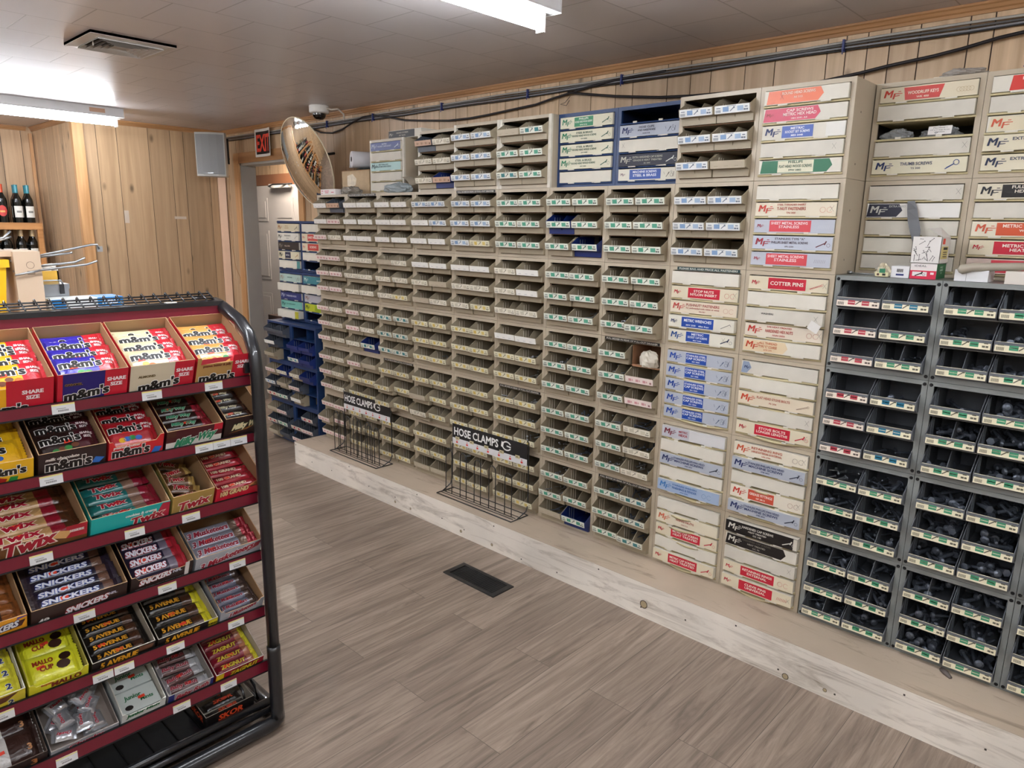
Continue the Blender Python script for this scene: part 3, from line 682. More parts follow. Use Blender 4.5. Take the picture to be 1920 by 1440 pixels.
# column I
I_ = {3: [None, red(['STOP NUTS', 'NYLON INSERT'], ic='rings', mark=.96), dict(bg='dccfb8', logo='c04a44', lines=[('PUSHNUT* FASTENERS', '9c4038', .010, .72), ('for unthreaded rods, tubes or wires', '9c4038', .006, .46), ('PN 327', '9c4038', .005, .2)], cx=.5, mw=.5, icon=('rings', 'c08070')),
          dict(bg='dcd8c8', logo=NV, lh=.017, block=(.21, .7, BL), lines=[('METRIC WRENCHES', 'e8ecf4', .011, .66), ('MW 2500    Allen Keys', 'e8ecf4', .006, .26)], cx=.46, mw=.42, icon=('wrench', '33363c'), pull=.01),
          dict(bg='dcd8c8', logo='1f4f8c', block=(.28, .64, BL), lines=[('METRIC', 'e8ecf4', .009, .74), ('SOCKET CAP SCREWS', 'e8ecf4', .008, .48), ('MSC 3448', 'e8ecf4', .005, .22)], cx=.46, mw=.3, icon=('screw', '22304c'), mark=.85)],
      2: [SS]*5,
      1: [dict(bg='b9bac0', logo='7a2434', lines=[('METRIC', 'a83c48', .008, .7), ('HEXA', 'a83c48', .01, .4)], cx=.35, mw=.14, edge=(.45, 'cfcfcf')), None, PPH, None,
          dict(bg='9fb2cc', logo='3a76b4', lines=[('STAINLESS WASHERS', '2f5f9c', .007, .76), ('FINISHING & FENDER', '2f5f9c', .009, .48), ('FFW 3090', '2f5f9c', .005, .2)], cx=.45, mw=.4, icon=('rings', '3a6a9c'), ix=.8, pull=.006)],
      0: [None, dict(bg='dbd2ba', logo='d06a4c', lines=[('WING NUTS', 'a04c3c', .009, .6), ('WN 715', 'a04c3c', .005, .26)], cx=.48, mw=.3), MTRH(), None, dict(MTRH(), pull=.01)]}
IL = {3: 'printed fronts right under the green sign strip', 2: 'five matching silver and blue fronts', 1: 'silver and blank white fronts', 0: 'two red fronts, standing on the step'}
for r, sp in I_.items():
    box_cab(8*W_, 0, H+r*RH, 'b', sp, 'beige drawer cabinet with %s, ninth column' % IL[r], 'beige drawer cabinets', sag=(.25, .5, .9, 1.1)[3-r], seed=20+r)
J_ = {5: [dict(partial=(.03, .72, 'd8683c'), lines=[('ROUND HEAD SCREWS', 'f0d8c4', .009, .74), ('RS 313', 'f0d8c4', .006, .42)], cx=.42, mw=.4, mark=.22), dict(partial=(.0, .7, 'c23452'), logo='8c2a30', lh=.015, lines=[('CAP SCREWS', 'f0d8d4', .009, .76), ('METRIC HEX HEAD', 'f0d8d4', .010, .5), ('HEX 2500 - 8.8', 'f0d8d4', .005, .2)], cx=.45, mw=.4, ix=.9),
          dict(logo=NV, block=(.25, .63, BL), lines=[('METRIC', 'e8ecf4', .008, .74), ('SOCKET SET SCREWS', 'e8ecf4', .008, .5), ('MSS 2448', 'e8ecf4', .006, .24)], cx=.44, mw=.3, edge=(.78, 'dcdad2')), blank(.9, True), dict(partial=(.02, .9, '1f6b48'), block=(.24, .68, 'd8d4b8'), lines=[('PHILLIPS', '27503c', .008, .82), ('FLAT HEAD WOOD SCREWS', '27503c', .009, .52), ('FPW 2882', '27503c', .006, .24)], cx=.46, mw=.4)],
      4: [None, dict(bg='ddd3bc', logo='c8402f', lines=[('STEEL THREADED INSERT', 'a8442f', .006, .84), ('T-NUT FASTENERS', 'a8442f', .010, .55), ('TN 300', 'a8442f', .006, .24)], cx=.46, mw=.36, icon=('rings', 'd07c68'), mark=.95),
          dict(bg='b8bcc6', logo='a83444', lh=.014, block=(.2, .72, 'd24a52'), lines=[('SHEET METAL SCREWS', 'f4dcdc', .009, .72), ('STAINLESS', 'f4dcdc', .009, .45)], cx=.45, mw=.46, icon=('spring', 'c8c8d0')), dict(bg='bcc2ce', logo='a82c3c', lines=[('STAINLESS TYPE "A"', '4a3c48', .007, .8), ('PHILLIPS SHEET METAL SCREWS', '4a3c48', .008, .52), ('SPS 2200', '4a3c48', .005, .22)], cx=.48, mw=.46, icon=('screw', '5c2a34')),
          dict(bg='b8bcc6', logo='a83444', lh=.014, block=(.2, .72, 'd24a52'), lines=[('SHEET METAL SCREWS', 'f4dcdc', .009, .72), ('STAINLESS', 'f4dcdc', .010, .45)], cx=.45, mw=.46, icon=('spring', '8c8c98'))],
      3: [red(['COTTER PINS'], ic='pin', mark=.97), None, dict(lines=[('WASHERS', '1c1c1c', .006, .62)], cx=.3, mw=.18, mark=.92, pull=.01, dirty=True), dict(bg='ddd2bf', logo='c43a30', lines=[('SAE HEAT TREATED', 'b0443c', .006, .84), ('HARDENED HEX NUTS', 'b0443c', .011, .52), ('HHN 2050', 'b0443c', .006, .2)], cx=.46, mw=.36, icon=('rings', 'b04a44'), mark=.97),
          dict(partial=(.0, .6, 'dcc8a4'), logo='c4482c', lines=[('ALL THREAD', 'b85a34', .008, .76), ('TYPE "C" COARSE', 'b85a34', .009, .48), ('ATR 275', 'b85a34', .005, .22)], cx=.34, mw=.24)],
      2: [dict(partial=(.0, .14, '8c9ab0'), logo=NV, lh=.014, dirty=True), None, dict(bg='dccfb6', logo='c4482c', lines=[('FLAT HEAD STOVE BOLTS', 'a8503c', .009, .7), ('FS 204', 'a8503c', .006, .34)], cx=.48, mw=.44, icon=('pin', '7c5a44')), blank(.94, True), dict(red(['STOVE BOLTS', 'LONGER LENGTHS']), mark=.94)],
      1: [dict(bg='e0d8c4', logo='d4603c', lines=[('RETAINING RING', 'b8583c', .009, .76), ('LARGE EXTERNAL & INTERNAL', 'b8583c', .008, .48), ('LRR 2700', 'b8583c', .005, .2)], cx=.46, mw=.42, icon=('rings', '6c5040'), mark=.96), dict(PPH, mark=.93, pull=.008), None,
          dict(bg='e0d8c6', logo='cc4434', block=(.26, .62, 'c8503a'), lines=[('GREASE FITTINGS', 'f4e4d8', .010, .6), ('GF 3812', 'f4e4d8', .006, .28)], cx=.44, mw=.32, icon=('rings', '8c4a3c'), mark=.95), dict(PPH, pull=.008)],
      0: [dict(bg='14100f', logo='d8d4c8', lines=[('HARDENED CAP SCREWS', 'd8d4c8', .009, .72), ('HEAT TREATED', 'd8d4c8', .006, .44), ('CC 148', 'd8d4c8', .006, .2)], cx=.46, mw=.44, icon=('screw', 'd8d4c8'), edge=(.95, 'cfc9bb'), pull=.008), dict(partial=(.0, .86, '14100f'), logo='d8d4c8', lines=[('HARDENED CAP SCREWS', '5c564e', .008, .78), ('HEAT TREATED', 'a8a498', .006, .5), ('CC 70', 'a8a498', .006, .24)], cx=.45, mw=.4),
          blank(.93, True), dict(red(['RETAINING RINGS', 'EXTERNAL'], ic='rings'), ix=.86), dict(red(['CLEVIS PINS', 'UNIVERSAL'], ic='spring'), mark=.96, pull=.008)]}
JL = {5: 'peeling orange, crimson and green labels', 4: 'red and silver fronts, above the cotter pins', 3: 'a cotter pins front at its top', 2: 'mostly blank fronts, stove bolts lowest', 1: 'an orange grease fittings front', 0: 'two black fronts, standing on the step'}
for r, sp in J_.items():
    box_cab(9*W_, 0, H+r*RH, 'b', sp, 'beige drawer cabinet with %s, tenth column' % JL[r], 'beige drawer cabinets', sag=(0, 0, .25, .55, .9, 1.2)[5-r], seed=30+r)
# K, L: set back above the grey ones
KY = .187; K0 = 10*W_+.003
K_ = {5: [dict(bg='d8cdb2', logo='c4402f', block=(.25, .67, 'c83a30', .006), lines=[('WOODRUFF KEYS', 'f4e4d0', .010, .55), ('WK 400', 'f4e4d0', .006, .24)], cx=.455, mw=.32, icon=('coil', 'b09a70')), dict(dirty=True, pull=.01), None, blank(.95, True),
          dict(bg='d8d2b8', logo=NV, lines=[('THUMB SCREWS', '333c58', .010, .66), ('TS 300', '333c58', .006, .34)], cx=.48, mw=.34, icon=('key', '2c447c'))],
      4: [blank(.96, True), dict(bg='e2e0da', partial=(.0, .4, '1a1c34'), logo='c8c8c0', lines=[('EXTRA HARD', 'b0b0ac', .007, .8)], cx=.34, mw=.18), dict(dirty=True), None, dict(dirty=True)]}
L_ = {5: [dict(partial=(.16, .98, 'cf3a30'), lines=[('ROUND HEAD', 'f4e0d4', .009, .74), ('4" - 6" LONG', 'f4e0d4', .009, .46)], cx=.45, mw=.4), dict(dirty=True), dict(partial=(.01, .95, 'd8cdb0'), logo='cc5a3c', lines=[('T-BOLTS', 'b8583c', .009, .6)], cx=.5, mw=.3), dict(bg='dad2b8', logo='2a3450', lines=[('EXTRA HARDENED', '3c4458', .009, .72), ('GRADE 8', '3c4458', .007, .42)], cx=.5, mw=.46, pull=.01), dict(bg='dad2b8', logo='2a3450', lines=[('EXTRA HARDENED', '3c4458', .009, .72), ('GRADE 8', '3c4458', .007, .42)], cx=.5, mw=.46)],
      4: [dict(bg='d8d0b8', logo='20242c', block=(.24, .99, '1a1818'), lines=[('FULL THREAD', 'e4dccc', .009, .76), ('HEX BOLTS', 'e4dccc', .009, .48), ('FT 300', 'e4dccc', .005, .22)], cx=.5, mw=.34), dict(dirty=True), dict(bg='ded6c0', logo='cc5a3c', block=(.24, .95, 'cc5634'), lines=[('METRIC CAP SCREWS', 'f4e4d8', .010, .72), ('With Nuts', 'f4e4d8', .007, .42)], cx=.55, mw=.5), dict(red(['METRIC CAP SCREWS', 'HEAT TREATED'], mw=.55), block=(.24, .95, RD), cx=.6), dict(bg='cdb8ac', logo='c86a64', lh=.016, block=(.24, .95, 'c83a48'), lines=[('TENSION PINS', 'f0d8cc', .012, .5)], cx=.58, mw=.4)]}
box_cab(K0, KY, H+5*RH, 'b', K_[5], 'beige drawer cabinet with one slot holding clear bags of screws', 'beige drawer cabinets', missing=(2,), seed=50, depth=.23)
box_cab(K0, KY, H+4*RH, 'b', K_[4], 'beige drawer cabinet with a torn navy label, standing behind the small boxes', 'beige drawer cabinets', seed=51, depth=.23)
box_cab(K0+W_, KY, H+5*RH, 'b', L_[5], 'beige drawer cabinet at the top right edge with a red oval label', 'beige drawer cabinets', seed=52, depth=.23)
box_cab(K0+W_, KY, H+4*RH, 'b', L_[4], 'beige drawer cabinet at the right edge with red tension pins front lowest', 'beige drawer cabinets', seed=53, depth=.23)
box_cab(K0+2*W_, KY, H+5*RH, 'b', [None]*5, 'beige drawer cabinet outside the right edge of the picture, upper', 'beige drawer cabinets', seed=54, depth=.23)
box_cab(K0+2*W_, KY, H+4*RH, 'b', [None]*5, 'beige drawer cabinet outside the right edge of the picture, lower', 'beige drawer cabinets', seed=55, depth=.23)
# grey open-bin cabinets
GS = {(0, 3): ['grose', 'gteal', 'grose', 'gcream', 'grose', 'gcream'], (0, 2): ['grose', 'gteal']*3}
for c in range(3):
    for r in range(4):
        bin_cab(K0+c*W_, 0, H+r*RH, 'g', GS.get((c, r), 'gcream'), 'grey metal bin cabinet, %s grey column from left, %s tier up' % (ORD[c], ORD[r]), 'grey open-bin cabinets', seed=70+c*4+r, jit=.6)
# blue cabinets left of the step
UB = [(-.745, 0), (-.415, 0)]
ust = {(0, 2): ['none', 'none', 'white', 'none', 'plainb', 'none'], (0, 1): ['pink', 'cream', 'blue', 'plainb', 'rose', 'green'], (0, 0): ['plainb', 'pink', 'rose', 'green', 'plainb', 'none'],
       (1, 2): ['none', 'none', 'none', 'none', 'teal', 'none'], (1, 1): ['cream', 'none', 'pink', 'none', 'white', 'none'], (1, 0): ['none', 'rose', 'rose', 'pink', 'pink', 'none']}
ubl = {(0, 2): {2: 's', 4: 'b', 0: 's', 1: 's'}, (0, 1): {0: 'b', 1: 'u', 2: 's', 3: 'b', 4: 's', 5: 's'}, (0, 0): {0: 'b', 1: 's', 2: 's', 3: 's', 4: 'b', 5: 's'}, (1, 2): {2: 'u', 3: 'u', 4: 'u', 5: 'u'}, (1, 1): {0: 'b', 1: 'u', 2: 's', 4: 'b'}, (1, 0): {1: 's', 2: 's', 3: 's', 4: 's', 5: 's'}}
ums = {(0, 2): (3, 5), (1, 2): (0, 1), (1, 1): (3, 5), (1, 0): (0,)}
for (c, r), st in ust.items():
    bin_cab(UB[c][0], 0, .01+r*.296, 'u', st, 'blue bin cabinet left of the step, %s column, %s up from floor' % (('left', 'right')[c], ORD[r]), 'blue bin cabinets beside the step', blue=ubl[(c, r)], missing=ums.get((c, r), ()), seed=90+c*3+r, jit=1.5).scale = (1, 1, .908)
    # the stand: these lean on one another, lowest on the floor
for c in range(2):
    for r in range(2):
        sp = [[dict(bg='cfc4a8', logo='b0784c', lines=[('METRIC', 'b08c5c', .007, .7), ('WASHERS', 'b08c5c', .007, .44)], cx=.45, mw=.25, icon=('screw', '3c4438')), dict(bg='dcd8cc', logo='555544', lines=[('TOGGLE BOLTS', '444438', .008, .66), ('TB 100', '444438', .006, .3)], cx=.48, mw=.3, icon=('wrench', '333')if 0 else ('wrench', '33332c')), dict(bg='2a2422', logo='8c8478', lines=[('ROLL PINS', 'c8b8ac', .009, .5)], cx=.45, mw=.25), dict(bg='d8d0b4', logo='33403c', block=(.33, .6, '1c2848'), lines=[('METRIC', 'd0d4dc', .008, .5)], cx=.46, mw=.2, icon=('screw', 'b07848')), dict(edge=(.86, '4f8c8c'))],
              [dict(bg='a8c0b8', logo='a08c7c', lines=[('ANCHORS', '4c6c64', .008, .6)], cx=.5, mw=.3, icon=('screws', '5c3c34')), dict(pull=.02), dict(bg='22306c', logo='b8c0d0', lines=[('THREADED RODS', 'c8ccd8', .010, .5)], cx=.52, mw=.5), dict(bg='6fb0a4', logo='1f5c54', lines=[('SELF TAPPING SCREWS', '1f5c54', .007, .6)], cx=.48, mw=.4), dict(pull=.03, edge=(.84, 'b4b02c'))],
              [None, red(['SHEET METAL'], ic='screw', c='c84a44'), red(['SCREWS'], c='c84a44'), None, None],
              [dict(bg='3c7c88', logo='c8dcd8', lines=[('RIVETS', 'd8e4e0', .010, .5)], cx=.7, mw=.3), dict(pull=.02), dict(bg='b4b4bc', logo='8c6c5c'), dict(bg='b4c02c', logo='2c4c1c', block=(.45, .95, '8ca81c')), None]][c*2+(1-r)]
        box_cab(-.745+c*W_, .12, .90+r*.36, 'u', sp, 'blue drawer cabinet on the floor-standing blue bin cabinets, %s of %s pair' % (('left', 'right')[c], ('lower', 'upper')[r]), 'blue drawer cabinets beside the step', missing=((4,) if c else ()), seed=110+c*2+r, depth=.2, sag=.3).scale = (1, 1, 1.1)
# small cabinet on top of the third column
cw = box_cab(.449, .1, Z5, 'w', [dict(bg='2c3c7c', logo='a8b0cc', lines=[('METRIC', 'c0c8dc', .008, .76), ('SOCKET CAPS & FLAT', 'c0c8dc', .008, .5)], cx=.48, mw=.45, icon=('screw', 'c8d0e0')), dict(dirty=True), dict(bg='a4c8c4', logo='1c3434', lines=[('SELF DRILLING', '2c4444', .008, .74), ('PHILLIPS MACHINE SCREWS', '2c4444', .008, .48)], cx=.44, mw=.5), dict(dirty=True), dict(dirty=True)], 'white-rimmed drawer cabinet beside the paper roll, a black box lying on it', 'white-rimmed cabinets on top', seed=120, depth=.25)
cw.scale = (1, 1, .97)
t = thing('carton', (.60, .13, Z5+RH*.97-.0005), 'flat black printed carton lying on the small white-rimmed cabinet', 'box')
mb = MB(); mb.box(0, 0, 0, .3, .2, .045, CARDW); mb.build('carton_body', t)
mb = MB(); mb.box(0, -.001, .002, .24, 0, .043, ink('1e1e20')); logo(mb, .01, .022, .02, 'b8b4a8', y=-.0016); mb.text('HARDENED CAP SCREWS', (.13, -.0016, .03), X, Z, .008, ink('c0b8a8'), wid=.11, bold=.02); mb.text('HEAT TREATED', (.13, -.0016, .015), X, Z, .006, ink('c0b8a8'), wid=.06, bold=.02); mb.build('printed_front', t)

# sticker strips on the cabinet rails
def strip(x, z, wid, txt, bg, fg, label, y=-.0008):
    t = MB(); t.box(0, -.0006, 0, wid, 0, .0125, ink(bg, .4)); t.text(txt, (wid/2, -.0007, .00625), X, Z, .0065, ink(fg), wid=wid*.93, bold=.02)
    t.build('sign_strip', loc=(x, y, z), label=label, cat='sign strip', group='sign strips stuck on cabinet rails')
FB = 'FULL BOXES IN REAR OF PULL-OUT DRAWER'
for c, r, nm in ((7, 2, 'above the bin holding a torn bag'), (7, 0, 'on the lowest cabinet of the eighth column'), (5, 1, 'above the shiny screws in the sixth column'), (2, 1, 'in the third column from the left'), (4, 4, 'at the top of the fifth column'), (1, 4, 'under the cardboard box at the top left')):
    strip(c*W_+.02, H+r*RH+RH-.0148, .285, FB, '1b1a1a', 'd8d4c8', 'black sign strip with small white capitals, '+nm)
strip(8*W_+.035, H+3*RH+RH-.0148, .272, 'PLEASE BAG AND PRICE ALL FASTENERS', '1c3a3c', 'd8dcd0', 'dark green sign strip asking to bag and price fasteners')

# ------------------------------------------------------------------ bolts and screws
def bolt_mesh(m, L, r, hr, hex_=False):
    mb = MB(); n = 6 if hex_ else 10
    if hex_: mb.lathe([(0, L+hr*.7), (hr, L+hr*.7), (hr, L), (r, L)], m, 6)
    else: mb.lathe([(0, L+hr*.55), (hr*.55, L+hr*.48), (hr*.9, L+hr*.2), (hr, L), (r, L)], m, 10)
    mb.lathe([(r, L), (r, L*.4), (r*.88, L*.39), (r*.88, .001), (0, 0)], m, 8); return mb.mesh('bolt')
BOLTS = [bolt_mesh(DARKST, .075, .0062, .0145), bolt_mesh(DARKST, .062, .007, .0125, True), bolt_mesh(DARKST, .055, .0056, .0125)]
SCREWS = [bolt_mesh(STEEL, .04, .0026, .0055), bolt_mesh(STEEL, .03, .003, .006, True)]
SMALLD = [bolt_mesh(DARKST, .06, .003, .0062), bolt_mesh(DARKST, .045, .0032, .006, True)]
def scatter(b, kinds, n, seed, label, group, grp, store=None, thick=.012):
    bx, by, bz, q, bk, lab, root = b; r = random.Random(seed)
    for i in range(n):
        me = r.choice(kinds); k = i/n
        lay = (.012 if bk == 'g' else .026)+thick*(i//4) ; x = bx+.018+(.110)*r.random(); y = by+.006+.105*r.random()
        a = r.uniform(-.9, .9)+(pi if r.random() < .35 else 0); tilt = r.uniform(-.18, .3)
        z = bz+min(lay+r.random()*.006, .06)+ (y-by)*.12
        mw = Matrix.Translation((x, y, z)) @ Matrix.Rotation(a, 4, 'Z') @ Matrix.Rotation(-(pi/2-tilt), 4, 'X') @ Matrix.Translation((0, 0, -.03))
        # keep it inside the bin
        p0 = mw @ Vector((0, 0, 0)); p1 = mw @ Vector((0, 0, .08 if me in BOLTS else .05))
        dx = max(0, bx+.012-min(p0.x, p1.x))-max(0, max(p0.x, p1.x)-(bx+BW-.014)); dy = max(0, by-.008-min(p0.y, p1.y)); dz = max(0, bz+.006-min(p0.z, p1.z))
        mw = Matrix.Translation((dx, dy, dz)) @ mw
        if store is not None and len(store) < 1e9 and store.get('n', 0) >= store['cap']: store['rest'].append((me, mw)); continue
        if store is not None: store['n'] = store.get('n', 0)+1
        mkobj(label[0], me, mw=mw, label=label[1], cat='bolt' if 'bolt' in label[0] else 'screw', group=grp)
store = dict(cap=290, rest=[])
def rowname(q): return ('top', 'middle', 'bottom')[q//2]+' '+('left', 'right')[q % 2]+' bin'
order = []
for b in BINPOS:
    if b[4] != 'g': continue
    c = int(round((b[6].location.x-K0)/W_)); r = int(round((b[6].location.z-H)/RH)); q = b[3]
    if c == 0: n = {3: {3: 5, 5: 7}, 2: {1: 3, 5: 4}}.get(r, {}).get(q, 0) if r >= 2 else 12
    elif c == 1: n = 7 if r == 3 else (12 if not (r == 2 and q in (0, 4)) else 3)
    else: n = 8 if q % 2 == 0 and r < 3 else 0
    if n: order.append((-(b[0]) + b[2]*.3, b, n, c, r, q))
order.sort(key=lambda t: t[0])
for _, b, n, c, r, q in order:
    kinds = SMALLD+BOLTS[2:] if (c == 0) else BOLTS
    sil = (c == 0 and ((r == 3 and q == 3) or (r == 1 and q == 0)))
    if sil: scatter(b, SCREWS, n, q+r*10, ('screw', 'zinc screw, %s, %s grey column, %s tier up' % (rowname(q), ORD[c], ORD[r])), None, 'zinc screws, grey column %d tier %d bin %d' % (c+1, r+1, q+1))
    else: scatter(b, kinds, n, q+r*10+c*100, ('bolt', 'dark bolt, %s, %s grey column, %s tier up' % (rowname(q), ORD[c], ORD[r])), None, 'dark bolts, grey column %d tier %d bin %d' % (c+1, r+1, q+1), store)
if store['rest']:
    vs = []; fs = []; n0 = 0
    for me, mw in store['rest']:
        vs += [tuple(mw @ v.co) for v in me.vertices]; fs += [tuple(n0+i for i in p.vertices) for p in me.polygons]; n0 = len(vs)
    me = bpy.data.meshes.new('bolt_heap'); me.from_pydata(vs, [], fs); me.materials.append(DARKST); me.polygons.foreach_set('use_smooth', [True]*len(fs))
    mkobj('bolt_heap', me, label='remaining dark bolts heaped in the farther grey bins of the first grey column', cat='bolts', kind='stuff')
for c, r, q in ((5, 2, 3), (5, 2, 5), (5, 1, 0), (5, 1, 1), (5, 1, 3), (5, 1, 5), (3, 2, 5), (6, 0, 0), (6, 0, 2), (6, 1, 4), (7, 1, 0), (7, 1, 4), (7, 1, 5), (6, 3, 5), (7, 3, 4), (7, 2, 4), (4, 0, 2), (7, 2, 2), (6, 2, 2)):
    for b in BINPOS:
        if b[4] in 'bu' and abs(b[6].location.x-c*W_) < .01 and abs(b[6].location.z-H-r*RH) < .01 and b[3] == q:
            scatter(b, SCREWS, 10, c*60+r*7+q, ('screw', 'shiny screw, %s, %s' % (rowname(q), desc(c, r))), None, 'zinc screws, column %d tier %d bin %d' % (c+1, r+1, q+1), thick=.009)
for c, r, q in ((7, 1, 1), (7, 1, 3), (7, 0, 1), (7, 0, 3), (7, 0, 5), (6, 0, 4), (7, 0, 0), (6, 1, 1), (6, 1, 5)):
    for b in BINPOS:
        if b[4] in 'bu' and abs(b[6].location.x-c*W_) < .01 and abs(b[6].location.z-H-r*RH) < .01 and b[3] == q:
            scatter(b, SMALLD, 10, c*61+r*7+q, ('screw', 'dark screw, %s, %s' % (rowname(q), desc(c, r))), None, 'dark screws, column %d tier %d bin %d' % (c+1, r+1, q+1), thick=.009)
#PART2
# ------------------------------------------------------------------ candy display rack
RXF, RYE, RYB = 2.285, -1.64, -2.45
LIPZ = [1.163, .990, .802, .612, .424, .234]
TA = radians(25)
def tiermat(k, y): # local frame of tier k: x along the shelf, y up the slope, z square to it
    z = LIPZ[k]-.017
    return Matrix(((0, -cos(TA), sin(TA), 2.2345), (1, 0, 0, y), (0, sin(TA), cos(TA), z), (0, 0, 0, 1)))
rack = thing('display_rack', (2.1, -2.2, 0), 'black wire candy rack with maroon shelf strips, standing on the floor', 'display rack')
RI = Matrix.Translation((-2.1, 2.2, 0))
def rpart(mb, name): mb.v = [(a-2.1, b+2.2, c) for a, b, c in mb.v]; return mb.build(name, rack)
for y in (RYE, RYB):
    mb = MB(); pts = [(2.05, 1.358), (2.1, 1.348), (2.2, 1.318), (2.25, 1.285), (2.277, 1.235), (2.285, 1.17), (2.285, .9), (2.285, .075)]
    mb.tube([(x, y, z) for x, z in pts], .0185, BLACK, 12); mb.tube([(2.285, y, .3), (2.285, y, .28), (2.285, y, .075), (2.285, y, .045)], [.0205, .021, .021, .021], BLACK, 12)
    mb.cbox((2.262, y-.012, 1.19), (.012, .03, .03), BLACK); mb.tube([(1.79, y, 1.33), (1.79, y, .05)], .014, BLACK, 8); mb.tube([(1.79, y, 1.33), (2.06, y, 1.352)], .012, BLACK, 8)
    rpart(mb, 'side_frame')
mb = MB(); arc = [(2.285-.05+.05*cos(t), RYE-.05+.05*sin(t)+.02) for t in [i*pi/10 for i in range(6)]]
mb.tube([(1.8, RYE+.02, .03)]+[(x, y, .03) for x, y in arc[::-1]]+[(2.285, RYB, .03), (1.8, RYB, .03)], .024, BLACK, 10)
mb.tube([(2.25, RYE, .088), (2.25, RYB, .088)], .012, BLACK, 8); mb.tube([(2.268, RYE, .07), (2.268, RYB, .07)], .01, BLACK, 8); rpart(mb, 'base_frame')
mb = MB(); mb.box(1.78, RYB, .06, 2.235, RYE-.03, .068, BLACK)
for i in range(11): mb.box(1.79, RYB+.04+i*.07, .0685, 2.23, RYB+.043+i*.07, .0735, ink('050506'))
rpart(mb, 'base_deck')
mb = MB(); mb.box(1.80, RYB+.02, .1, 1.806, RYE-.02, 1.12, paint('grey_white_back_panel', 'b9bbb8', .5)); rpart(mb, 'back_panel')
mb = MB(); mb.tube([(1.8, RYE-.03, .3), (2.2, RYE-.03, .13), (2.215, RYE-.03, .09), (2.1, RYE-.03, .09)], .005, BLACK); mb.tube([(1.8, RYE-.07, .3), (2.2, RYE-.07, .13), (2.215, RYE-.07, .09)], .004, BLACK); mb.tube([(2.12, RYE-.02, .16), (2.12, RYE-.09, .16)], .004, BLACK); rpart(mb, 'spare_wire_brackets')
TAGS = {0: [(-2.151, -2.102), (-1.944, -1.894), (-1.778, -1.725)], 1: [(-2.195, -2.146), (-1.818, -1.768), (-1.767, -1.717), (-1.716, -1.666)], 2: [(-2.237, -2.188), (-2.02, -1.969), (-1.87, -1.819)],
        3: [(-2.16, -2.109), (-1.951, -1.899), (-1.746, -1.696)], 4: [(-2.36, -2.305), (-2.134, -2.083), (-2.081, -2.031), (-1.944, -1.893), (-1.763, -1.712)], 5: [(-2.24, -2.19), (-1.942, -1.893), (-1.8, -1.749)]}
TAGM = MB(); TAGM.box(0, 0, 0, .0012, .05, .024, ink('dfe2e4', .3)); TAGM.quad((.0014, 0, .0205), (.0014, .05, .0205), (.0014, .05, .024), (.0014, 0, .024), ink('e8e08a'))
for i in range(9): TAGM.quad((.0015, .013+i*.0026, .005), (.0015, .0145+i*.0026, .005), (.0015, .0145+i*.0026, .0095), (.0015, .013+i*.0026, .0095), ink('55585c'))
TAGM.quad((.0015, .01, .012), (.0015, .03, .012), (.0015, .03, .0135), (.0015, .01, .0135), ink('8a8d92')); TAGM = TAGM.mesh('price_tag')
for k in range(6):
    M = RI @ tiermat(k, 0); mb = MB(); mb.T = M
    mb.box(RYB+.02, -.002, -.004, RYE-.005, .24, -.0015, BLACKM)
    for i in range(int((RYE-RYB)/.05)): mb.tube([(RYE-.02-i*.05, .0, -.004), (RYE-.02-i*.05, .26, -.004)], .002, BLACK, 5)
    for y in (.12, .255): mb.tube([(RYB, y, -.007), (RYE, y, -.007)], .004, BLACK, 6)
    mb.build('shelf', rack)
    mb = MB(); z = LIPZ[k]; h = (.026, .026, .032, .03, .032, .036)[k]
    mb.v = []; mb.box(2.244, RYB+.02, z-h, 2.25, RYE-.004, z, MAROON); mb.box(2.2435, RYB+.02, z-h-.004, 2.251, RYE-.004, z-h, BLACKM); mb.box(2.2435, RYB+.02, z-.0005, 2.2515, RYE-.004, z+.001, BLACKM)
    st = rpart(mb, 'shelf_strip')
    for a, b in TAGS[k]: mkobj('price_tag', TAGM, st, (2.2502-2.1, a+2.2, z-h-.001))
mb = MB(); mb.box(2.094, RYB+.02, 1.329, 2.1, RYE-.006, 1.356, MAROON); mb.box(2.05, RYB+.02, 1.356, 2.104, RYE, 1.369, BLACK)
st = rpart(mb, 'shelf_strip')
mb = MB(); mb.box(2.09-2.1, -1.805+2.2, 1.3785, 2.106-2.1, -1.775+2.2, 1.381, WHITE); mb.quad((-.002, .41, 1.3815), (.002, .41, 1.3815), (.002, .414, 1.3815), (-.002, .414, 1.3815), ink('222222')); mb.build('price_tag', st, mw=Matrix.Translation((-.005, 0, -.008)))
mb = MB()
for i, (x, z) in enumerate(((2.05, 1.373), (2.035, 1.379), (2.02, 1.385))): mb.tube([(x, RYB, z), (x, RYE-.004, z)], .0025, BLACK, 5)
for i in range(23):
    y = RYE-.03-i*.0333; mb.tube([(2.062, y, 1.368), (2.015, y, 1.388), (2.008, y, 1.392), (2.003, y, 1.388), (2.004, y, 1.378)], .0024, BLACK, 5)
mb.tube([(2.06, RYE-.006, 1.366), (2.008, RYE-.006, 1.39)], .003, BLACK, 5); mb.tube([(2.0, RYE-.05, 1.372), (2.05, RYE-.004, 1.372)], .003, BLACK, 5); rpart(mb, 'top_wire_grid')

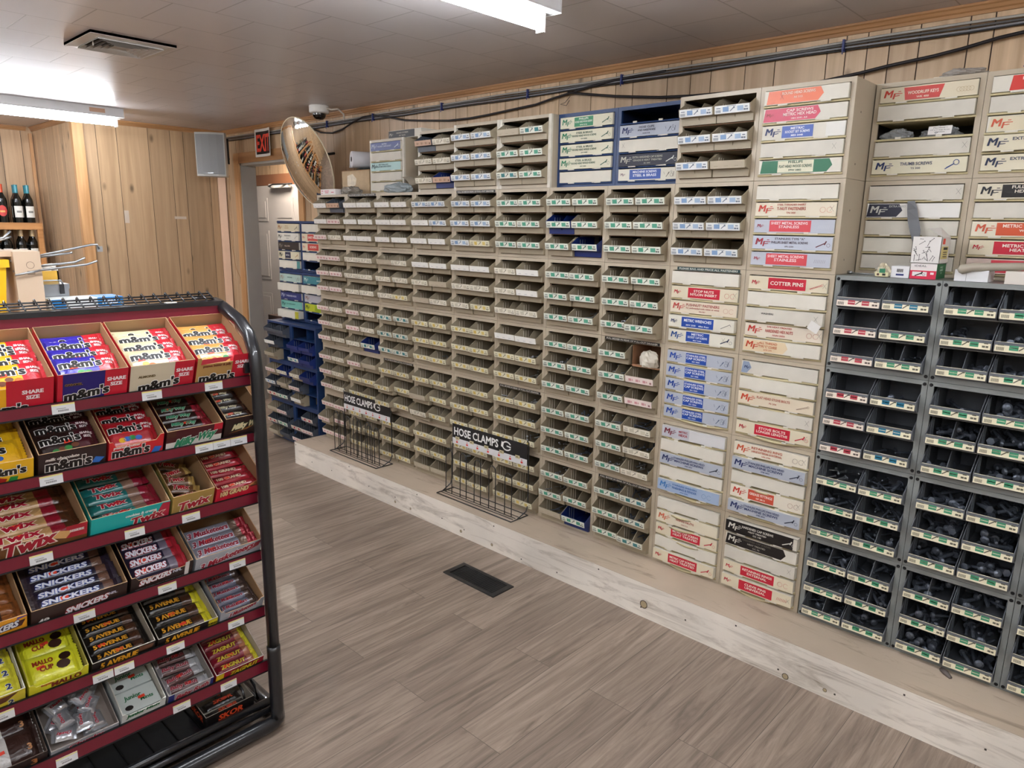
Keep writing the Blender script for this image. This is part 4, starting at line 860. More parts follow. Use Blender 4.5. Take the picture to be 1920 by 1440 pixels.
def pouch(wd, dp, th, base_, bands, texts, metal=0, sticker=None, seed=1, crimp=.07, blobs=()):
    """sealed wrapper: length along x, lying on z=0; bands [(u0,u1,colour)], texts [(t,u,v,h,colour,outline,shear)]"""
    mb = MB(); nx, ny = 20, 8; r = random.Random(seed); ph = r.random()*9
    def hh(u, v):
        e = min(u, 1-u)/crimp
        if e <= 1: return .0008
        a = min(1, (min(u, 1-u)-crimp)/.11); a = math.sqrt(max(0, 1-(1-a)**2))
        b = max(0, 1-abs(2*v-1)**2.6)**.55
        return .0008+th*a*b*(1+.06*sin(11*u+ph)*sin(5*v+ph))
    def P(u, v, top):
        wv = .0 if not (crimp < u < 1-crimp) else 0
        z = hh(u, v); dd = dp*(1-.06*math.sin(pi*u))
        return ((u-.5)*wd, (v-.5)*dd, (th*.45+z*.55) if top else (th*.45-z*.45))
    us = sorted(set([i/nx for i in range(nx+1)]+[b for q in bands for b in q[:2]]))
    for top in (True, False):
        for i in range(len(us)-1):
            um = (us[i]+us[i+1])/2; c = base_
            for a, b, cc in bands:
                if a <= um < b: c = cc
            vs = []; fs = []
            for j in range(ny+1): vs += [P(us[i], j/ny, top), P(us[i+1], j/ny, top)]
            for j in range(ny): fs.append((2*j, 2*j+1, 2*j+3, 2*j+2) if top else (2*j+2, 2*j+3, 2*j+1, 2*j))
            mb.add(vs, fs, foil(c, metal=metal), True)
    for e in (0, 1):  # crimp teeth
        for j in range(10):
            v0, v1 = j/10, (j+1)/10; x = (e-.5)*wd; s_ = (1 if e else -1)*.003
            mb.add([(x, (v0-.5)*dp, th*.45), (x+s_, (v0+.05-.5)*dp, th*.45), (x, (v1-.5)*dp, th*.45)], [(0, 1, 2)], foil(bands[-1][2] if (e and bands) else base_, metal=metal))
    def warp(cu, cv):
        def f(x, y, z):
            u = min(.99, max(.01, cu+x/wd)); v = min(.97, max(.03, cv+y/dp)); p = P(u, v, True); return (p[0], p[1], p[2]+.0009+z*1.2)
        return f
    for a in blobs:
        u, v, rr, c = a
        q = [warp(u, v)(rr*cos(t*pi/5), rr*.8*sin(t*pi/5), 0) for t in range(10)]
        mb.add(q, [tuple(range(10))], ink(c, .3))
    for tx in texts:
        t, u, v, h, c, o = tx[:6]; sh = tx[6] if len(tx) > 6 else 0; wid = tx[7]*wd if len(tx) > 7 else None
        mb.text(t, (0, 0, 0), X, Y, h, ink(c, .35), out=ink(o, .35) if o else None, ow=.045, bold=.03, shear=sh, wid=wid, warp=warp(u, v), fat=.03)
    if sticker:
        u, v = sticker; w0 = warp(u, v); q = [w0(a, b, .0006) for a, b in ((-.009, -.005), (.009, -.003), (.008, .006), (-.01, .004))]
        mb.add(q, [(0, 1, 2, 3)], ink('e8442c', .4))
    return mb.mesh('wrapper')
def candybox(wd, dp, fh, bh, col, inner, side=None, flap=0):
    mb = MB(); t = .002; side = side or col; I = ink(inner, .7); c = ink(col, .45); sc = ink(side, .45)
    mb.box(0, 0, 0, wd, dp, t, I)
    cut = fh*.72
    prof = [(0, 0), (0, fh), (dp*.12, fh+.0), (dp*.5, fh+(bh-fh)*.75), (dp, bh), (dp, 0)] if not flap else [(0, 0), (0, fh), (dp, bh), (dp, 0)]
    for x, o in ((0, -1), (wd-t, 1)):
        mb.prism(prof, 'x', x, x+t, I)
        xx = x-.0003 if o < 0 else x+t+.0003
        mb.prism(prof, 'x', min(xx, xx+.0001), max(xx, xx+.0001), sc)
    mb.box(t, dp-t, 0, wd-t, dp, bh, I)
    pr = [(0, 0), (wd, 0), (wd, fh), (wd*.93, fh), (wd*.86, fh*.78), (wd*.12, fh*.78), (wd*.06, fh), (0, fh)] if flap == 2 else [(0, 0), (wd, 0), (wd, fh), (0, fh)]
    mb.prism(pr, 'y', 0, t, I); mb.prism(pr, 'y', -.0005, -.0001, c)
    return mb
def front_art(wd, fh, rects, texts, polys=()):
    mb = MB()
    for x0, z0, x1, z1, c in rects: mb.quad((x0*wd, -.0009, z0*fh), (x1*wd, -.0009, z0*fh), (x1*wd, -.0009, z1*fh), (x0*wd, -.0009, z1*fh), ink(c, .4))
    for p, c in polys: mb.add([(x*wd, -.0011, z*fh) for x, z in p], [tuple(range(len(p)))], ink(c, .4))
    for tx in texts:
        t, x, z, h, c, o = tx[:6]; sh = tx[6] if len(tx) > 6 else 0; wid = tx[7]*wd if len(tx) > 7 else None; up = tx[8] if len(tx) > 8 else 0
        mb.text(t, (x*wd, -.0013, z*fh), (1, 0, up), Z, h*fh, ink(c, .4), out=ink(o, .4) if o else None, ow=.045, bold=.03, shear=sh, wid=wid, fat=.03)
    return mb
def blobsM(r, us, v, s=.009): return [(u, v+r.uniform(-.1, .1), s, r.choice(['c8281e', '2a8a3c', '2f62b8', 'e2b020', 'd8641e', '6b3a20'])) for u in us]
rb = random.Random(5)
def mmp(base_, txt=('m&m\'s'), red='c81f30', side='d8223a', o='f4f2ee', tcol='191512', blob=True, flip=False):
    return dict(d=.084, th=.018, base=base_, bands=[(.68, 1.0, red)] if red else [], texts=[(txt, .42, .64, .024, tcol, o, .0, .62)]+([('SHARE', .86, .72, .007, 'f4e8e8', None), ('SIZE', .86, .58, .007, 'f4e8e8', None)] if red else []), blobs=blobsM(rb, (.3, .4, .5, .62), .26) if blob else [], pitch=.041, lay=.009, n=4, noun='pouch')
def barp(base_, txt, tcol, o=None, bands=(), d=.034, th=.015, n=5, pitch=.034, lay=.004, shear=.0, metal=0, h=.015, u=.45, wid=.6, extra=(), rot=.03, noun='bar', crimp=.07):
    return dict(d=d, th=th, base=base_, bands=list(bands), texts=[(txt, u, .5, h, tcol, o, shear, wid)]+list(extra), pitch=pitch, lay=lay, n=n, metal=metal, rot=rot, noun=noun, crimp=crimp)
KR = 'a88660'
MILK = lambda: barp('2c1612', 'Milky Way', '3f9c74', 'e8e4d8', [(.8, 1, '8c1c2c'), (0, .1, '4c2418')], shear=.3, h=.013, wid=.45)
CAND = [
 # tier, y0, y1, front height, outside, side, inner, art rects, art texts, art polys, piece, colour words
 (0, -2.309, -2.141, .098, 'e8a818', 'c41c2e', KR, [(.42, 0, 1, 1, 'c21c30')], [("m&m's", .36, .16, .26, '191512', 'f4f2ee', 0, .62), ('SHARE', .74, .58, .12, 'f4e8e8', None), ('SIZE', .74, .42, .12, 'f4e8e8', None)], [], mmp('f0b018'), 'yellow and red', 'yellow and red display box'),
 (0, -2.136, -1.975, .098, '241a6c', 'c41c2e', KR, [(.66, 0, 1, 1, 'c21c30'), (.0, 0, .07, 1, 'c21c30')], [("m&m's", .41, .33, .3, '191512', 'f4f2ee', 0, .62, .12), ('CARAMEL', .22, .62, .07, '3a2a14', 'd8a858'), ('SHARE', .83, .66, .12, 'f4e8e8', None), ('SIZE', .83, .5, .12, 'f4e8e8', None)], [], mmp('2c22a0'), 'blue and red', 'navy and red display box'),
 (0, -1.972, -1.806, .098, 'cfc4aa', 'c41c2e', KR, [(.68, 0, 1, 1, 'c21c30')], [("m&m's", .45, .3, .3, '191512', 'f4f2ee', 0, .62, .12), ('ALMOND', .25, .58, .08, '6a5836', None), ('SHARE', .84, .66, .12, 'f4e8e8', None), ('SIZE', .84, .5, .12, 'f4e8e8', None)], [], mmp('dfd0a8'), 'cream and red', 'cream and red display box'),
 (0, -1.801, -1.640, .098, 'b08a50', 'c41c2e', KR, [(.64, 0, 1, 1, 'c21c30')], [("m&m's", .38, .26, .3, '191512', 'f4f2ee', 0, .62), ('peanut butter & jelly', .36, .66, .08, '6a2818', None, 0, .5), ('SHARE', .82, .68, .12, 'f4e8e8', None), ('SIZE', .82, .52, .12, 'f4e8e8', None)], [((( .06, .72), (.5, .76), (.62, .9), (.08, .9)), 'c8384a')], mmp('e0a050'), 'orange and red', 'tan and red display box'),
 (1, -2.36, -2.201, .078, 'e8b41c', 'e8b41c', KR, [], [("m&m's", .62, .5, .34, '191512', 'f4f2ee', 0, .55)], [(((.5, .06), (.62, .02), (.66, .2), (.56, .28)), 'a8241c'), (((.66, .04), (.78, .04), (.8, .24), (.7, .26)), '2c8a3c')], mmp('e8b41c', red=None), 'yellow', 'yellow display box'),
 (1, -2.194, -2.042, .082, '2c1a1a', '2c1a1a', KR, [], [("m&m's", .44, .34, .42, '191010', 'f0ece6', 0, .66), ('milk chocolate', .34, .72, .12, 'e4dcd4', None, .2)], [(((.78, .16), (.9, .12), (.98, .3), (.84, .38)), '2f6cc0')], mmp('2a1816', red='4a1420'), 'dark brown', 'dark brown display box'),
 (1, -2.038, -1.900, .078, 'd0242c', 'd0242c', KR, [], [("m&m's", .4, .36, .42, '191010', 'f4f0ec', 0, .66), ('peanut butter', .32, .76, .12, 'f0dcd4', None, .1)], [(((.78, .1), (.92, .06), (.98, .3), (.84, .34)), '2f6cc0')], mmp('b81c28', red='a81424'), 'plain red', 'bright red display box'),
 (1, -1.895, -1.738, .078, '4a1018', '3a1418', KR, [(0, .12, 1, .5, 'dcd8d2'), (.0, .72, .16, 1, '4a2414'), (.84, .72, 1, 1, 'c41c34')], [('Milky Way', .5, .36, .38, '2f8c64', 'f2f0ea', .3, .72, .16)], [], MILK(), 'brown and green', 'maroon and white display box'),
 (1, -1.733, -1.616, .085, '2a1614', '24120f', KR, [], [('Milky Way', .56, .5, .26, 'e8dcb0', '3c6c44', .3, .74, .14)], [(((.1, .2), (.6, .26), (.95, .5), (.6, .34)), '8a5a28')], barp('1c100e', 'Milky Way', 'c8c0a0', None, [(.86, 1, '3a1a14')], shear=.3, h=.010, d=.03, wid=.5), 'dark brown', 'narrow dark brown display box'),
 (2, -2.345, -2.104, .074, '6c4420', 'c89858', KR, [(.8, .45, 1, 1, 'b02030')], [('Twix', .46, .48, .62, 'a8142c', 'f4ecdc', .15, .46, .14), ('SHARE', .9, .78, .12, 'f0dcd8', None), ('SIZE', .9, .6, .12, 'f0dcd8', None)], [(((.62, .5), (.8, .3), (.86, .6), (.7, .75)), 'd8a868')], barp('b8905c', 'Twix', 'a8142c', 'f4e8d0', [(.7, .84, '8c1828'), (.84, 1, '4a2814')], d=.042, th=.018, shear=.15, h=.022, u=.38, wid=.42, pitch=.038), 'gold', 'wide gold and brown display box'),
 (2, -2.098, -1.900, .074, '1fb0ae', '1aa09e', KR, [(0, 0, 1, .03, '8a1428')], [('Twix', .7, .3, .4, 'a8142c', 'f4ecdc', .15, .42, .12), ('cookies & creme', .62, .62, .14, 'e8f4f2', None, .1, .4)], [(((.78, 0), (1, 0), (1, 1.2), (.9, 1.2)), 'b4203a')], barp('18706e', 'Twix', 'a8142c', 'f0ece4', [(.62, .78, '8a6a58'), (.78, 1, '8c1830')], d=.038, th=.017, shear=.15, h=.017, u=.36, wid=.36, pitch=.036, rot=.12), 'teal', 'turquoise display box'),
 (2, -1.895, -1.776, .08, 'a88a48', 'a08040', KR, [], [('Twix', .5, .36, .42, 'a8142c', 'f4ecdc', .15, .74, .12)], [], barp('6a4424', 'Twix', 'a8142c', 'f4e8d0', [(.8, 1, 'b09050')], d=.036, th=.016, shear=.15, h=.018, u=.4, wid=.5, rot=.5), 'brown', 'narrow gold display box'),
 (2, -1.771, -1.624, .07, 'c41830', 'b01428', KR, [], [('100 GRAND', .38, .5, .28, 'e8c890', '7a1020', .0, .58, .05)], [(((.7, .5), (.9, .52), (.97, .72), (.8, .76)), '5a2414'), (((.66, .62), (.82, .9), (.94, .84), (.9, .55)), 'd8905c')], barp('a01428', '100 GRAND', 'e0c8a8', None, [(0, .06, '7a1020')], d=.032, th=.014, h=.011, wid=.55, rot=.05), 'crimson', 'crimson display box'),
 (3, -2.40, -2.256, .066, 'e8a020', 'e8a020', KR, [], [('SNICKERS', .55, .42, .34, 'e8ecf4', '20306c', .15, .62, .14)], [(((.3, .16), (.92, .3), (.98, .62), (.4, .52)), '4a1c14'), (((.84, .7), (1, .76), (1, 1), (.86, 1)), '4838a0')], barp('3a2018', 'SNICKERS', 'dcdce8', '24306c', [(.7, 1, '8a5024')], shear=.12, h=.013, u=.4, wid=.5), 'yellow edged brown', 'yellow and brown display box'),
 (3, -2.250, -2.026, .066, '34201c', '2e1c18', KR, [(.36, .56, .9, .6, '6c5a50')], [('SNICKERS', .56, .34, .34, 'eef0f6', 'b82434', .15, .44, .1), ('48', .12, .14, .3, 'e8e4e0', None), ('NFL', .84, .5, .14, 'c8c8d8', '5c5c90')], [], barp('221a2c', 'SNICKERS', 'e4e6f0', '2a48a0', [(.78, .9, '6a4a3a'), (0, .08, '3c3038')], shear=.15, h=.013, u=.42, wid=.6, n=6, d=.034, pitch=.03), 'dark', 'wide dark brown display box'),
 (3, -2.019, -1.851, .07, '2c1c1a', '261815', KR, [(.87, .2, .94, 1.0, 'd8d4d0'), (0, 0, 1, .02, '888888')], [('SNICKERS', .38, .5, .32, 'eef0f6', 'b82434', .15, .5, .1), ('NFL', .74, .55, .16, 'dcdce8', '4c4c80'), ('OFFICIAL CHOCOLATE BAR SPONSOR OF THE NFL', .5, .1, .08, 'd8d4d0', None, 0, .86)], [], barp('1c1a34', 'SNICKERS', 'e4e6f0', 'b82434', [(.68, .82, '706878'), (.82, 1, 'a01c2c')], shear=.15, h=.017, u=.36, wid=.52, d=.042), 'navy and red', 'narrow dark brown display box with a shield'),
 (3, -1.845, -1.640, .066, 'a4a8b0', '9a9ea6', KR, [], [('3 Musketeers', .46, .45, .4, '9c1830', 'f2f2f4', .2, .8, .2)], [(((.76, .3), (.95, .5), (.98, .95), (.85, .7)), '8c2430')], barp('8c8e9c', '3 Musketeers', '8c1830', 'e4e4ec', [(.72, .84, '6c5444'), (.84, 1, '9c1c30')], shear=.2, h=.017, u=.38, wid=.62, metal=.3, d=.042, n=3, pitch=.036), 'silver and red', 'wide silver display box'),
 (4, -2.42, -2.280, .06, 'd8c838', 'c8b830', 'c8c4b8', [], [('2', .78, .3, .3, '24305c', 'f0f0f0')], [(((.1, .2), (.7, .4), (.9, .8), (.4, .7)), '5c3014')], barp('d8d030', '2', '24305c', 'f0f0f0', [(.2, .5, '4c2814')], h=.014, u=.82, wid=.08, d=.045, pitch=.04), 'yellow', 'yellow display box with a figure two'),
 (4, -2.275, -2.138, .056, 'd8d428', 'd0cc28', 'a89c50', [], [('MALLO', .62, .42, .34, '7a2414', None, 0, .5), ('Boyer', .28, .62, .14, 'b82c24', None)], [], dict(d=.082, th=.022, base='dcdc2c', bands=[], texts=[('MALLO', .34, .68, .013, '8a2c18', None, 0, .36), ('CUP', .38, .44, .013, '8a2c18', None, 0, .24)], blobs=[(.74, .66, .014, '2c1812'), (.68, .4, .016, '3a2018')], pitch=.07, lay=.012, n=3, noun='packet'), 'yellow-green', 'yellow-green display box'),
 (4, -2.132, -1.969, .05, '1c1410', '2a2018', 'b8b0a0', [], [('5 AVENUE', .42, .42, .5, 'e8a824', None, .05, .58)], [(((.72, .4), (.95, .4), (.98, .7), (.74, .8)), '6a4028')], barp('15100e', '5 AVENUE', 'e0a030', None, [(.72, .9, '4a2c1c'), (.9, 1, '15100e')], d=.033, th=.014, h=.013, u=.4, wid=.56, n=6, pitch=.032, lay=.002, rot=.0), 'black and amber', 'black display box with amber lettering'),
 (4, -1.964, -1.790, .046, '1a1310', '2a2018', 'b8b0a0', [(.84, .0, 1, 1, 'd8c820')], [('5 AVENUE', .4, .45, .52, 'e8a824', None, .05, .55), ('KING', .92, .45, .2, '3c3210', None)], [], barp('15100e', '5 AVENUE', 'e0a030', None, [(.66, .84, '4a2c1c'), (.84, 1, 'dcd02a')], d=.044, th=.018, h=.016, u=.38, wid=.5, n=4, pitch=.046, lay=.003, rot=.05), 'black and yellow', 'black display box with a yellow end'),
 (4, -1.785, -1.645, .06, 'a8acb4', '9a9ea6', KR, [], [('3 Musketeers', .5, .5, .3, '9c1830', 'f2f2f4', .2, .62, .2)], [], barp('6c6e80', '3 Musketeers', '8c1830', 'dcdce4', [(.76, 1, '54423c')], shear=.2, h=.012, u=.4, wid=.6, metal=.3, n=6, pitch=.03, d=.03), 'grey and red', 'narrow silver display box'),
 (5, -2.42, -2.252, .05, '2a1a18', '1c1210', '4a3a30', [], [('3', .82, .45, .5, 'b07040', None)], [], dict(d=.09, th=.026, base='3a241e', bands=[(.15, .4, 'b86a3c'), (.4, .55, 'c8c4c0')], texts=[('3', .84, .4, .016, 'c89060', None)], blobs=[(.3, .5, .014, 'd89468')], pitch=.07, lay=.012, n=3, noun='bag'), 'brown and copper', 'brown tray with foil bags'),
 (5, -2.247, -2.081, .034, '9ca0a8', '8c9098', '9c9088', [], [('Chunky', .5, .5, .5, 'a81c34', 'e8e8ec', .2, .5)], [], None, 'silver', 'low silver tray'),
 (5, -2.076, -1.957, .056, 'd4dad8', 'ccd2d0', 'c8c4b8', [], [('Junior', .3, .6, .28, '1f6c40', None, .1, .4), ('Mints', .7, .62, .22, '1f6c40', None, .1, .3)], [(((.8, .78), (.92, .78), (.95, .92), (.82, .94)), '2a2420')], dict(boxy=True, d=.07, th=.018, base='c8d0cc', text=('Junior', 'Mints'), n=2, pitch=.074, noun='carton'), 'pale', 'white display box'),
 (5, -1.952, -1.817, .05, 'a09ca4', '949098', '9a948c', [(0, 0, .13, 1, '24307c'), (.93, 0, 1, 1, '24307c')], [('Baby Ruth', .52, .5, .4, 'a82438', 'e8e4e4', .25, .7, .06)], [], barp('5c3c3c', 'Baby Ruth', '9c2838', 'd8d4d4', [(0, .12, 'b0acb0'), (.75, 1, 'c0c0c4')], shear=.25, h=.012, u=.42, wid=.6, metal=.2, n=5, rot=.12, d=.034), 'silver and maroon', 'grey display box with blue ends'),
 (5, -1.811, -1.655, .045, 'a0142a', '8c1426', 'b8b0a4', [(0, 0, .16, 1, 'dcc020')], [('ZAGNUT', .58, .5, .46, 'd8c828', '5c0c18', .15, .58, .06)], [], barp('7a1224', 'ZAGNUT', 'd0c040', None, [(.76, .9, 'a86a4c'), (.9, 1, 'dcd02a')], shear=.15, h=.014, u=.44, wid=.52, n=6, d=.034, pitch=.032), 'maroon and yellow', 'maroon display box with a yellow end'),
]
TN = ['top', 'second', 'third', 'fourth', 'fifth', 'sixth']
NTH = ['frontmost', 'second from front', 'third from front', 'fourth from front', 'fifth from front', 'sixth from front']
def boxy_carton(wd, d, th, col):
    mb = MB(); mb.box(-wd/2, -d/2, 0, wd/2, d/2, th, ink(col, .35)); mb.text('Junior', (-.012, .012, th+.0005), X, Y, .013, ink('1f6c40'), bold=.03, shear=.1, wid=wd*.42)
    mb.text('Mints', (wd*.2, -.006, th+.0005), X, Y, .011, ink('1f6c40'), bold=.03, shear=.1, wid=wd*.32); mb.add([(-.03+.011*cos(t), -.02+.008*sin(t), th+.0008) for t in [i*pi/5 for i in range(10)]], [tuple(range(10))], ink('241c1a'))
    mb.add([(.0, -.004, th+.0011), (.018, -.003, th+.0011), (.018, .006, th+.0011), (.0, .005, th+.0011)], [(0, 1, 2, 3)], ink('e8442c'))
    return mb.mesh('carton')
def small_pack(metal=.7):
    return pouch(.055, .042, .018, 'c0c2c8', [], [('Chunky', .5, .62, .008, 'a81c34', 'e8e8ec', .2, .62)], metal=metal, seed=3, crimp=.12)
for ci, (k, y0, y1, fh, col, side, inner, rects, texts, polys, pc, words_, bl) in enumerate(CAND):
    wd = y1-y0-.003; dp = .2; M = tiermat(k, y0)
    bx_ = candybox(wd, dp, fh, fh+(.014 if k == 0 else .024 if fh > .05 else .012), col, inner, side, 1 if ci % 3 else 2).mesh('candy_box')
    b = mkobj('candy_box', bx_, mw=M, label='%s on the %s shelf of the candy rack' % (bl, TN[k]), cat='box', group='open candy boxes on the rack')
    up_ = .17 if k else .06
    front_art(wd, fh, rects, [(q[0], q[1], min(.76, q[2]+up_), q[3]*.88)+tuple(q[4:]) for q in texts], [(tuple((x, min(.97, z+up_)) for x, z in p), c) for p, c in polys]).build('printed_front', b)
    r = random.Random(ci*13+5)
    if pc is None:
        me = small_pack()
        for i in range(22):
            a = r.uniform(0, 6.28); x = .034+(wd-.068)*r.random(); yy = .03+.13*r.random(); zz = .006+.014*(i//7)+(.012 if i > 14 else 0)
            mw = M @ Matrix.Translation((x, yy, zz)) @ Matrix.Rotation(a, 4, 'Z') @ Matrix.Rotation(r.uniform(-.35, .35), 4, 'X')
            mkobj('candy_packet', me, mw=mw, label='small silver foil sweet piled loose in the low silver tray', cat='sweet', group='foil sweets in the low tray')
        continue
    n = pc['n']
    if pc.get('boxy'): mes = [boxy_carton(wd-.012, pc['d'], pc['th'], pc['base'])]
    else:
        mes = [pouch(wd-.010, pc['d'], pc['th'], pc['base'], pc['bands'], pc['texts'], pc.get('metal', 0), (r.uniform(.25, .55), .5), ci*3+v, pc.get('crimp', .07), pc.get('blobs', ())) for v in range(2)]
        mes.append(pouch(wd-.010, pc['d'], pc['th'], pc['base'], pc['bands'], [t for t in pc['texts']], pc.get('metal', 0), None, ci*3+2, pc.get('crimp', .07), pc.get('blobs', ())))
    for i in range(n):
        yy = .012+pc['d']/2+i*pc['pitch']
        if yy+pc['d']/2 > dp-.004: yy = dp-.006-pc['d']/2
        lay = pc.get('lay', .003); flat = pc['pitch'] >= pc['d']*.9
        tilt = 0 if flat else math.asin(min(.8, (pc['th']*.9)/max(pc['pitch'], .01)))*.75
        top_ = fh*.80-pc['th']
        zz = max(.004, (top_ if not flat else fh*.62-pc['th'])-(0 if flat else 0))
        zz -= r.random()*.003
        mw = M @ Matrix.Translation((wd/2+r.uniform(-.002, .002), yy, zz+ (pc['d']*.5*sin(tilt)*.3))) @ Matrix.Rotation(r.uniform(-1, 1)*pc.get('rot', .03), 4, 'Z') @ Matrix.Rotation(tilt, 4, 'X')
        nn = pc['noun']; s_ = .5 if pc.get('rot', 0) > .3 else 1
        if s_ < 1: mw = mw @ Matrix.Scale(.8, 4, (1, 0, 0))
        mkobj('candy_'+nn, mes[i % len(mes)], mw=mw, label='%s candy %s in the %s, %s' % (words_, nn, bl.replace(' display', '').replace('narrow ', '').replace('wide ', ''), NTH[i] if i < 6 else 'rearmost'), cat='candy', group='%s candy in the %s, %s shelf' % (words_, bl, TN[k]))
    # filler layers beneath so the boxes read as stocked
# box on the base deck
M = Matrix.Translation((2.222, -1.842, .075)) @ Matrix(((0, -1, 0, 0), (1, 0, 0, 0), (0, 0, 1, 0), (0, 0, 0, 1))) @ Matrix.Rotation(radians(6), 4, 'X')
b = mkobj('candy_box', candybox(.155, .13, .04, .045, '141010', 'b0a89c', '141010', 1).mesh('candy_box'), mw=M, label='black box with orange lettering on the rack base', cat='box', group='open candy boxes on the rack')
mb = front_art(.155, .04, [], [('SKOR', .5, .5, .46, 'e0502c', None, .2, .5)]); mb.text('SKOR', (-.0012, .06, .022), (0, -1, 0), Z, .02, ink('e0502c'), bold=.03, shear=.2, wid=.08); mb.build('printed_front', b)
me = pouch(.12, .034, .014, '1c1412', [], [('SKOR', .55, .5, .016, 'c84a28', None, .2, .5)], 0, (.6, .5), 77)
for i, yy in enumerate((.03, .068, .1)):
    mkobj('candy_bar', me, mw=M @ Matrix.Translation((.076 if i < 2 else .085, yy, .004+.004*i)) @ Matrix.Rotation(0 if i < 2 else 1.2, 4, 'Z') @ Matrix.Scale(1 if i < 2 else .6, 4), label='black candy bar in the black box on the rack base, '+NTH[i], cat='candy', group='black candy in the base box')

# ------------------------------------------------------------------ things behind the rack
t = thing('counter', (1.62, -2.3, 0), 'low wooden counter hidden behind the candy rack, carrying boxes', 'counter')
mb = MB(); mb.box(-.2, -.55, 1.28, .112, .5, 1.30, M_SHELFW); mb.build('worktop', t)
mb = MB(); mb.box(-.19, -.54, 0, .10, .49, 1.28, M_SHELFW); mb.build('counter_body', t)
t = thing('bin', (1.63, -2.205, 1.30), 'bright yellow plastic bin at the left edge behind the rack', 'bin')
YEL = paint('yellow_plastic', 'e8b820', .35); mb = MB()
mb.add([(-.06, -.1, 0), (.06, -.1, 0), (.06, .1, 0), (-.06, .1, 0), (-.07, -.115, .165), (.07, -.115, .165), (.07, .115, .165), (-.07, .115, .165)], [(0, 3, 2, 1), (0, 1, 5, 4), (1, 2, 6, 5), (2, 3, 7, 6), (3, 0, 4, 7)], YEL); mb.build('bin_body', t)
mb = MB(); mb.box(-.076, -.122, .16, .076, .122, .182, YEL); mb.box(-.066, -.112, .1821, .066, .112, .1825, ink('b08a18')); mb.build('rim', t)
t = thing('carton', (1.70, -2.07, 1.30), 'tall plain cardboard carton with a small oval stamp', 'box')
CB = paint('tan_cardboard', 'c8b096', .7, var=.03); mb = MB(); mb.box(-.18, 0, 0, 0, .068, .205, CB); mb.box(-.18, -.05, .19, -.02, 0, .206, CB); mb.build('carton_body', t)
mb = MB(); mb.T = Matrix.Translation((.0006, .04, .165)) @ Matrix.Rotation(pi/2, 4, 'Y'); mb.lathe([(.0095, 0), (.0105, 0)], ink('4a3c30'), 16); mb.T = Matrix.Identity(4)
for i in range(3): mb.quad((.0006, .03, .148-i*.004), (.0006, .05, .148-i*.004), (.0006, .05, .146-i*.004), (.0006, .03, .146-i*.004), ink('6c5a48'))
mb.build('printed_stamp', t)
for i, (p, nm) in enumerate(((((1.74, -2.03, 1.49), (1.76, -1.95, 1.51), (1.78, -1.88, 1.527), (1.78, -1.865, 1.527), (1.78, -1.86, 1.513)), 'longest one, ending in a square tab'),
      (((1.72, -2.03, 1.485), (1.74, -1.96, 1.497), (1.76, -1.93, 1.503)), 'short one just under the longest'), (((1.76, -2.03, 1.462), (1.78, -1.93, 1.475), (1.79, -1.905, 1.488)), 'middle one bent up at its end'),
      (((1.78, -2.03, 1.452), (1.79, -1.9, 1.468), (1.80, -1.875, 1.478)), 'lowest one bent up at its end'), (((1.7, -2.15, 1.535), (1.7, -2.09, 1.545), (1.7, -2.07, 1.565)), 'left one above the carton, bent up'), (((1.65, -2.15, 1.525), (1.65, -2.08, 1.54), (1.65, -2.06, 1.548)), 'one lying flat across the carton top'))):
    p = [(a-.07, b+.017, c-.003) for a, b, c in p]; mb = MB(); mb.tube(list(p), .0032, STEEL, 7)
    if i == 0: mb.box(1.705, -1.849, 1.502, 1.71, -1.833, 1.519, STEEL)
    mb.tube([(p[0][0], p[0][1]-.06, p[0][2]-.012), p[0]], .0032, STEEL, 7)
    mb.build('peg_hook', label='bare metal peg hook sticking out past the carton, '+nm, cat='hook', group='peg hooks behind the rack')
t = thing('carton', (1.73, -1.895, 1.30), 'long blue and white printed carton lying behind the wire grid', 'box')
mb = MB(); mb.box(-.1, -.1, 0, 0, .1, .062, ink('dfe4e2')); mb.build('carton_body', t)
mb = MB(); e = .0006; B_ = ink('1a7cc0', .4)
mb.quad((e, -.1, 0), (e, -.055, 0), (e, -.065, .062), (e, -.1, .062), B_); mb.quad((e, .03, 0), (e, .1, 0), (e, .1, .062), (e, .025, .062), B_); mb.quad((e, -.08, .0), (e, -.06, .0), (e, -.066, .02), (e, -.08, .02), ink('e0603c'))
mb.text('PFERD', (.001, .062, .048), Y, Z, .011, ink('eef2f4'), bold=.03, wid=.045); mb.text('FILES  LIMES  FEILEN', (.001, -.02, .028), Y, Z, .004, ink('2c4450'), wid=.07)
mb.box(-.1, .03, .0621, 0, .1, .0626, B_); mb.build('printed_front', t)
t = thing('toolbox', (1.58, -1.965, 1.30), 'small silver metal case with clasps behind the blue carton', 'case')
mb = MB(); mb.box(-.06, -.05, 0, .04, .05, .085, STEEL); mb.build('case_body', t); mb = MB(); mb.box(-.062, -.052, .085, .042, .052, .1, STEEL); mb.tube([(.04, -.035, .1), (.04, -.03, .112), (.04, .03, .112), (.04, .035, .1)], .003, STEEL); mb.build('lid', t)
for yy in (-.03, .03):
    mb = MB(); mb.box(.042, yy-.006, .07, .047, yy+.006, .1, BLACKM); mb.build('clasp', t)
t = thing('carton', (1.47, -1.965, 1.30), 'open yellow carton behind the silver case, white bottle caps inside', 'box')
mb = MB(); yk = ink('d8a83c'); mb.box(-.06, -.055, 0, .04, .055, .006, yk); mb.box(.036, -.055, 0, .04, .055, .135, yk); mb.box(-.06, -.055, 0, -.056, .055, .15, ink('d8d4c8')); mb.box(-.06, .051, 0, .04, .055, .145, ink('d8d4c8')); mb.box(-.06, -.055, 0, .04, -.051, .12, ink('a83428')); mb.build('carton_body', t)
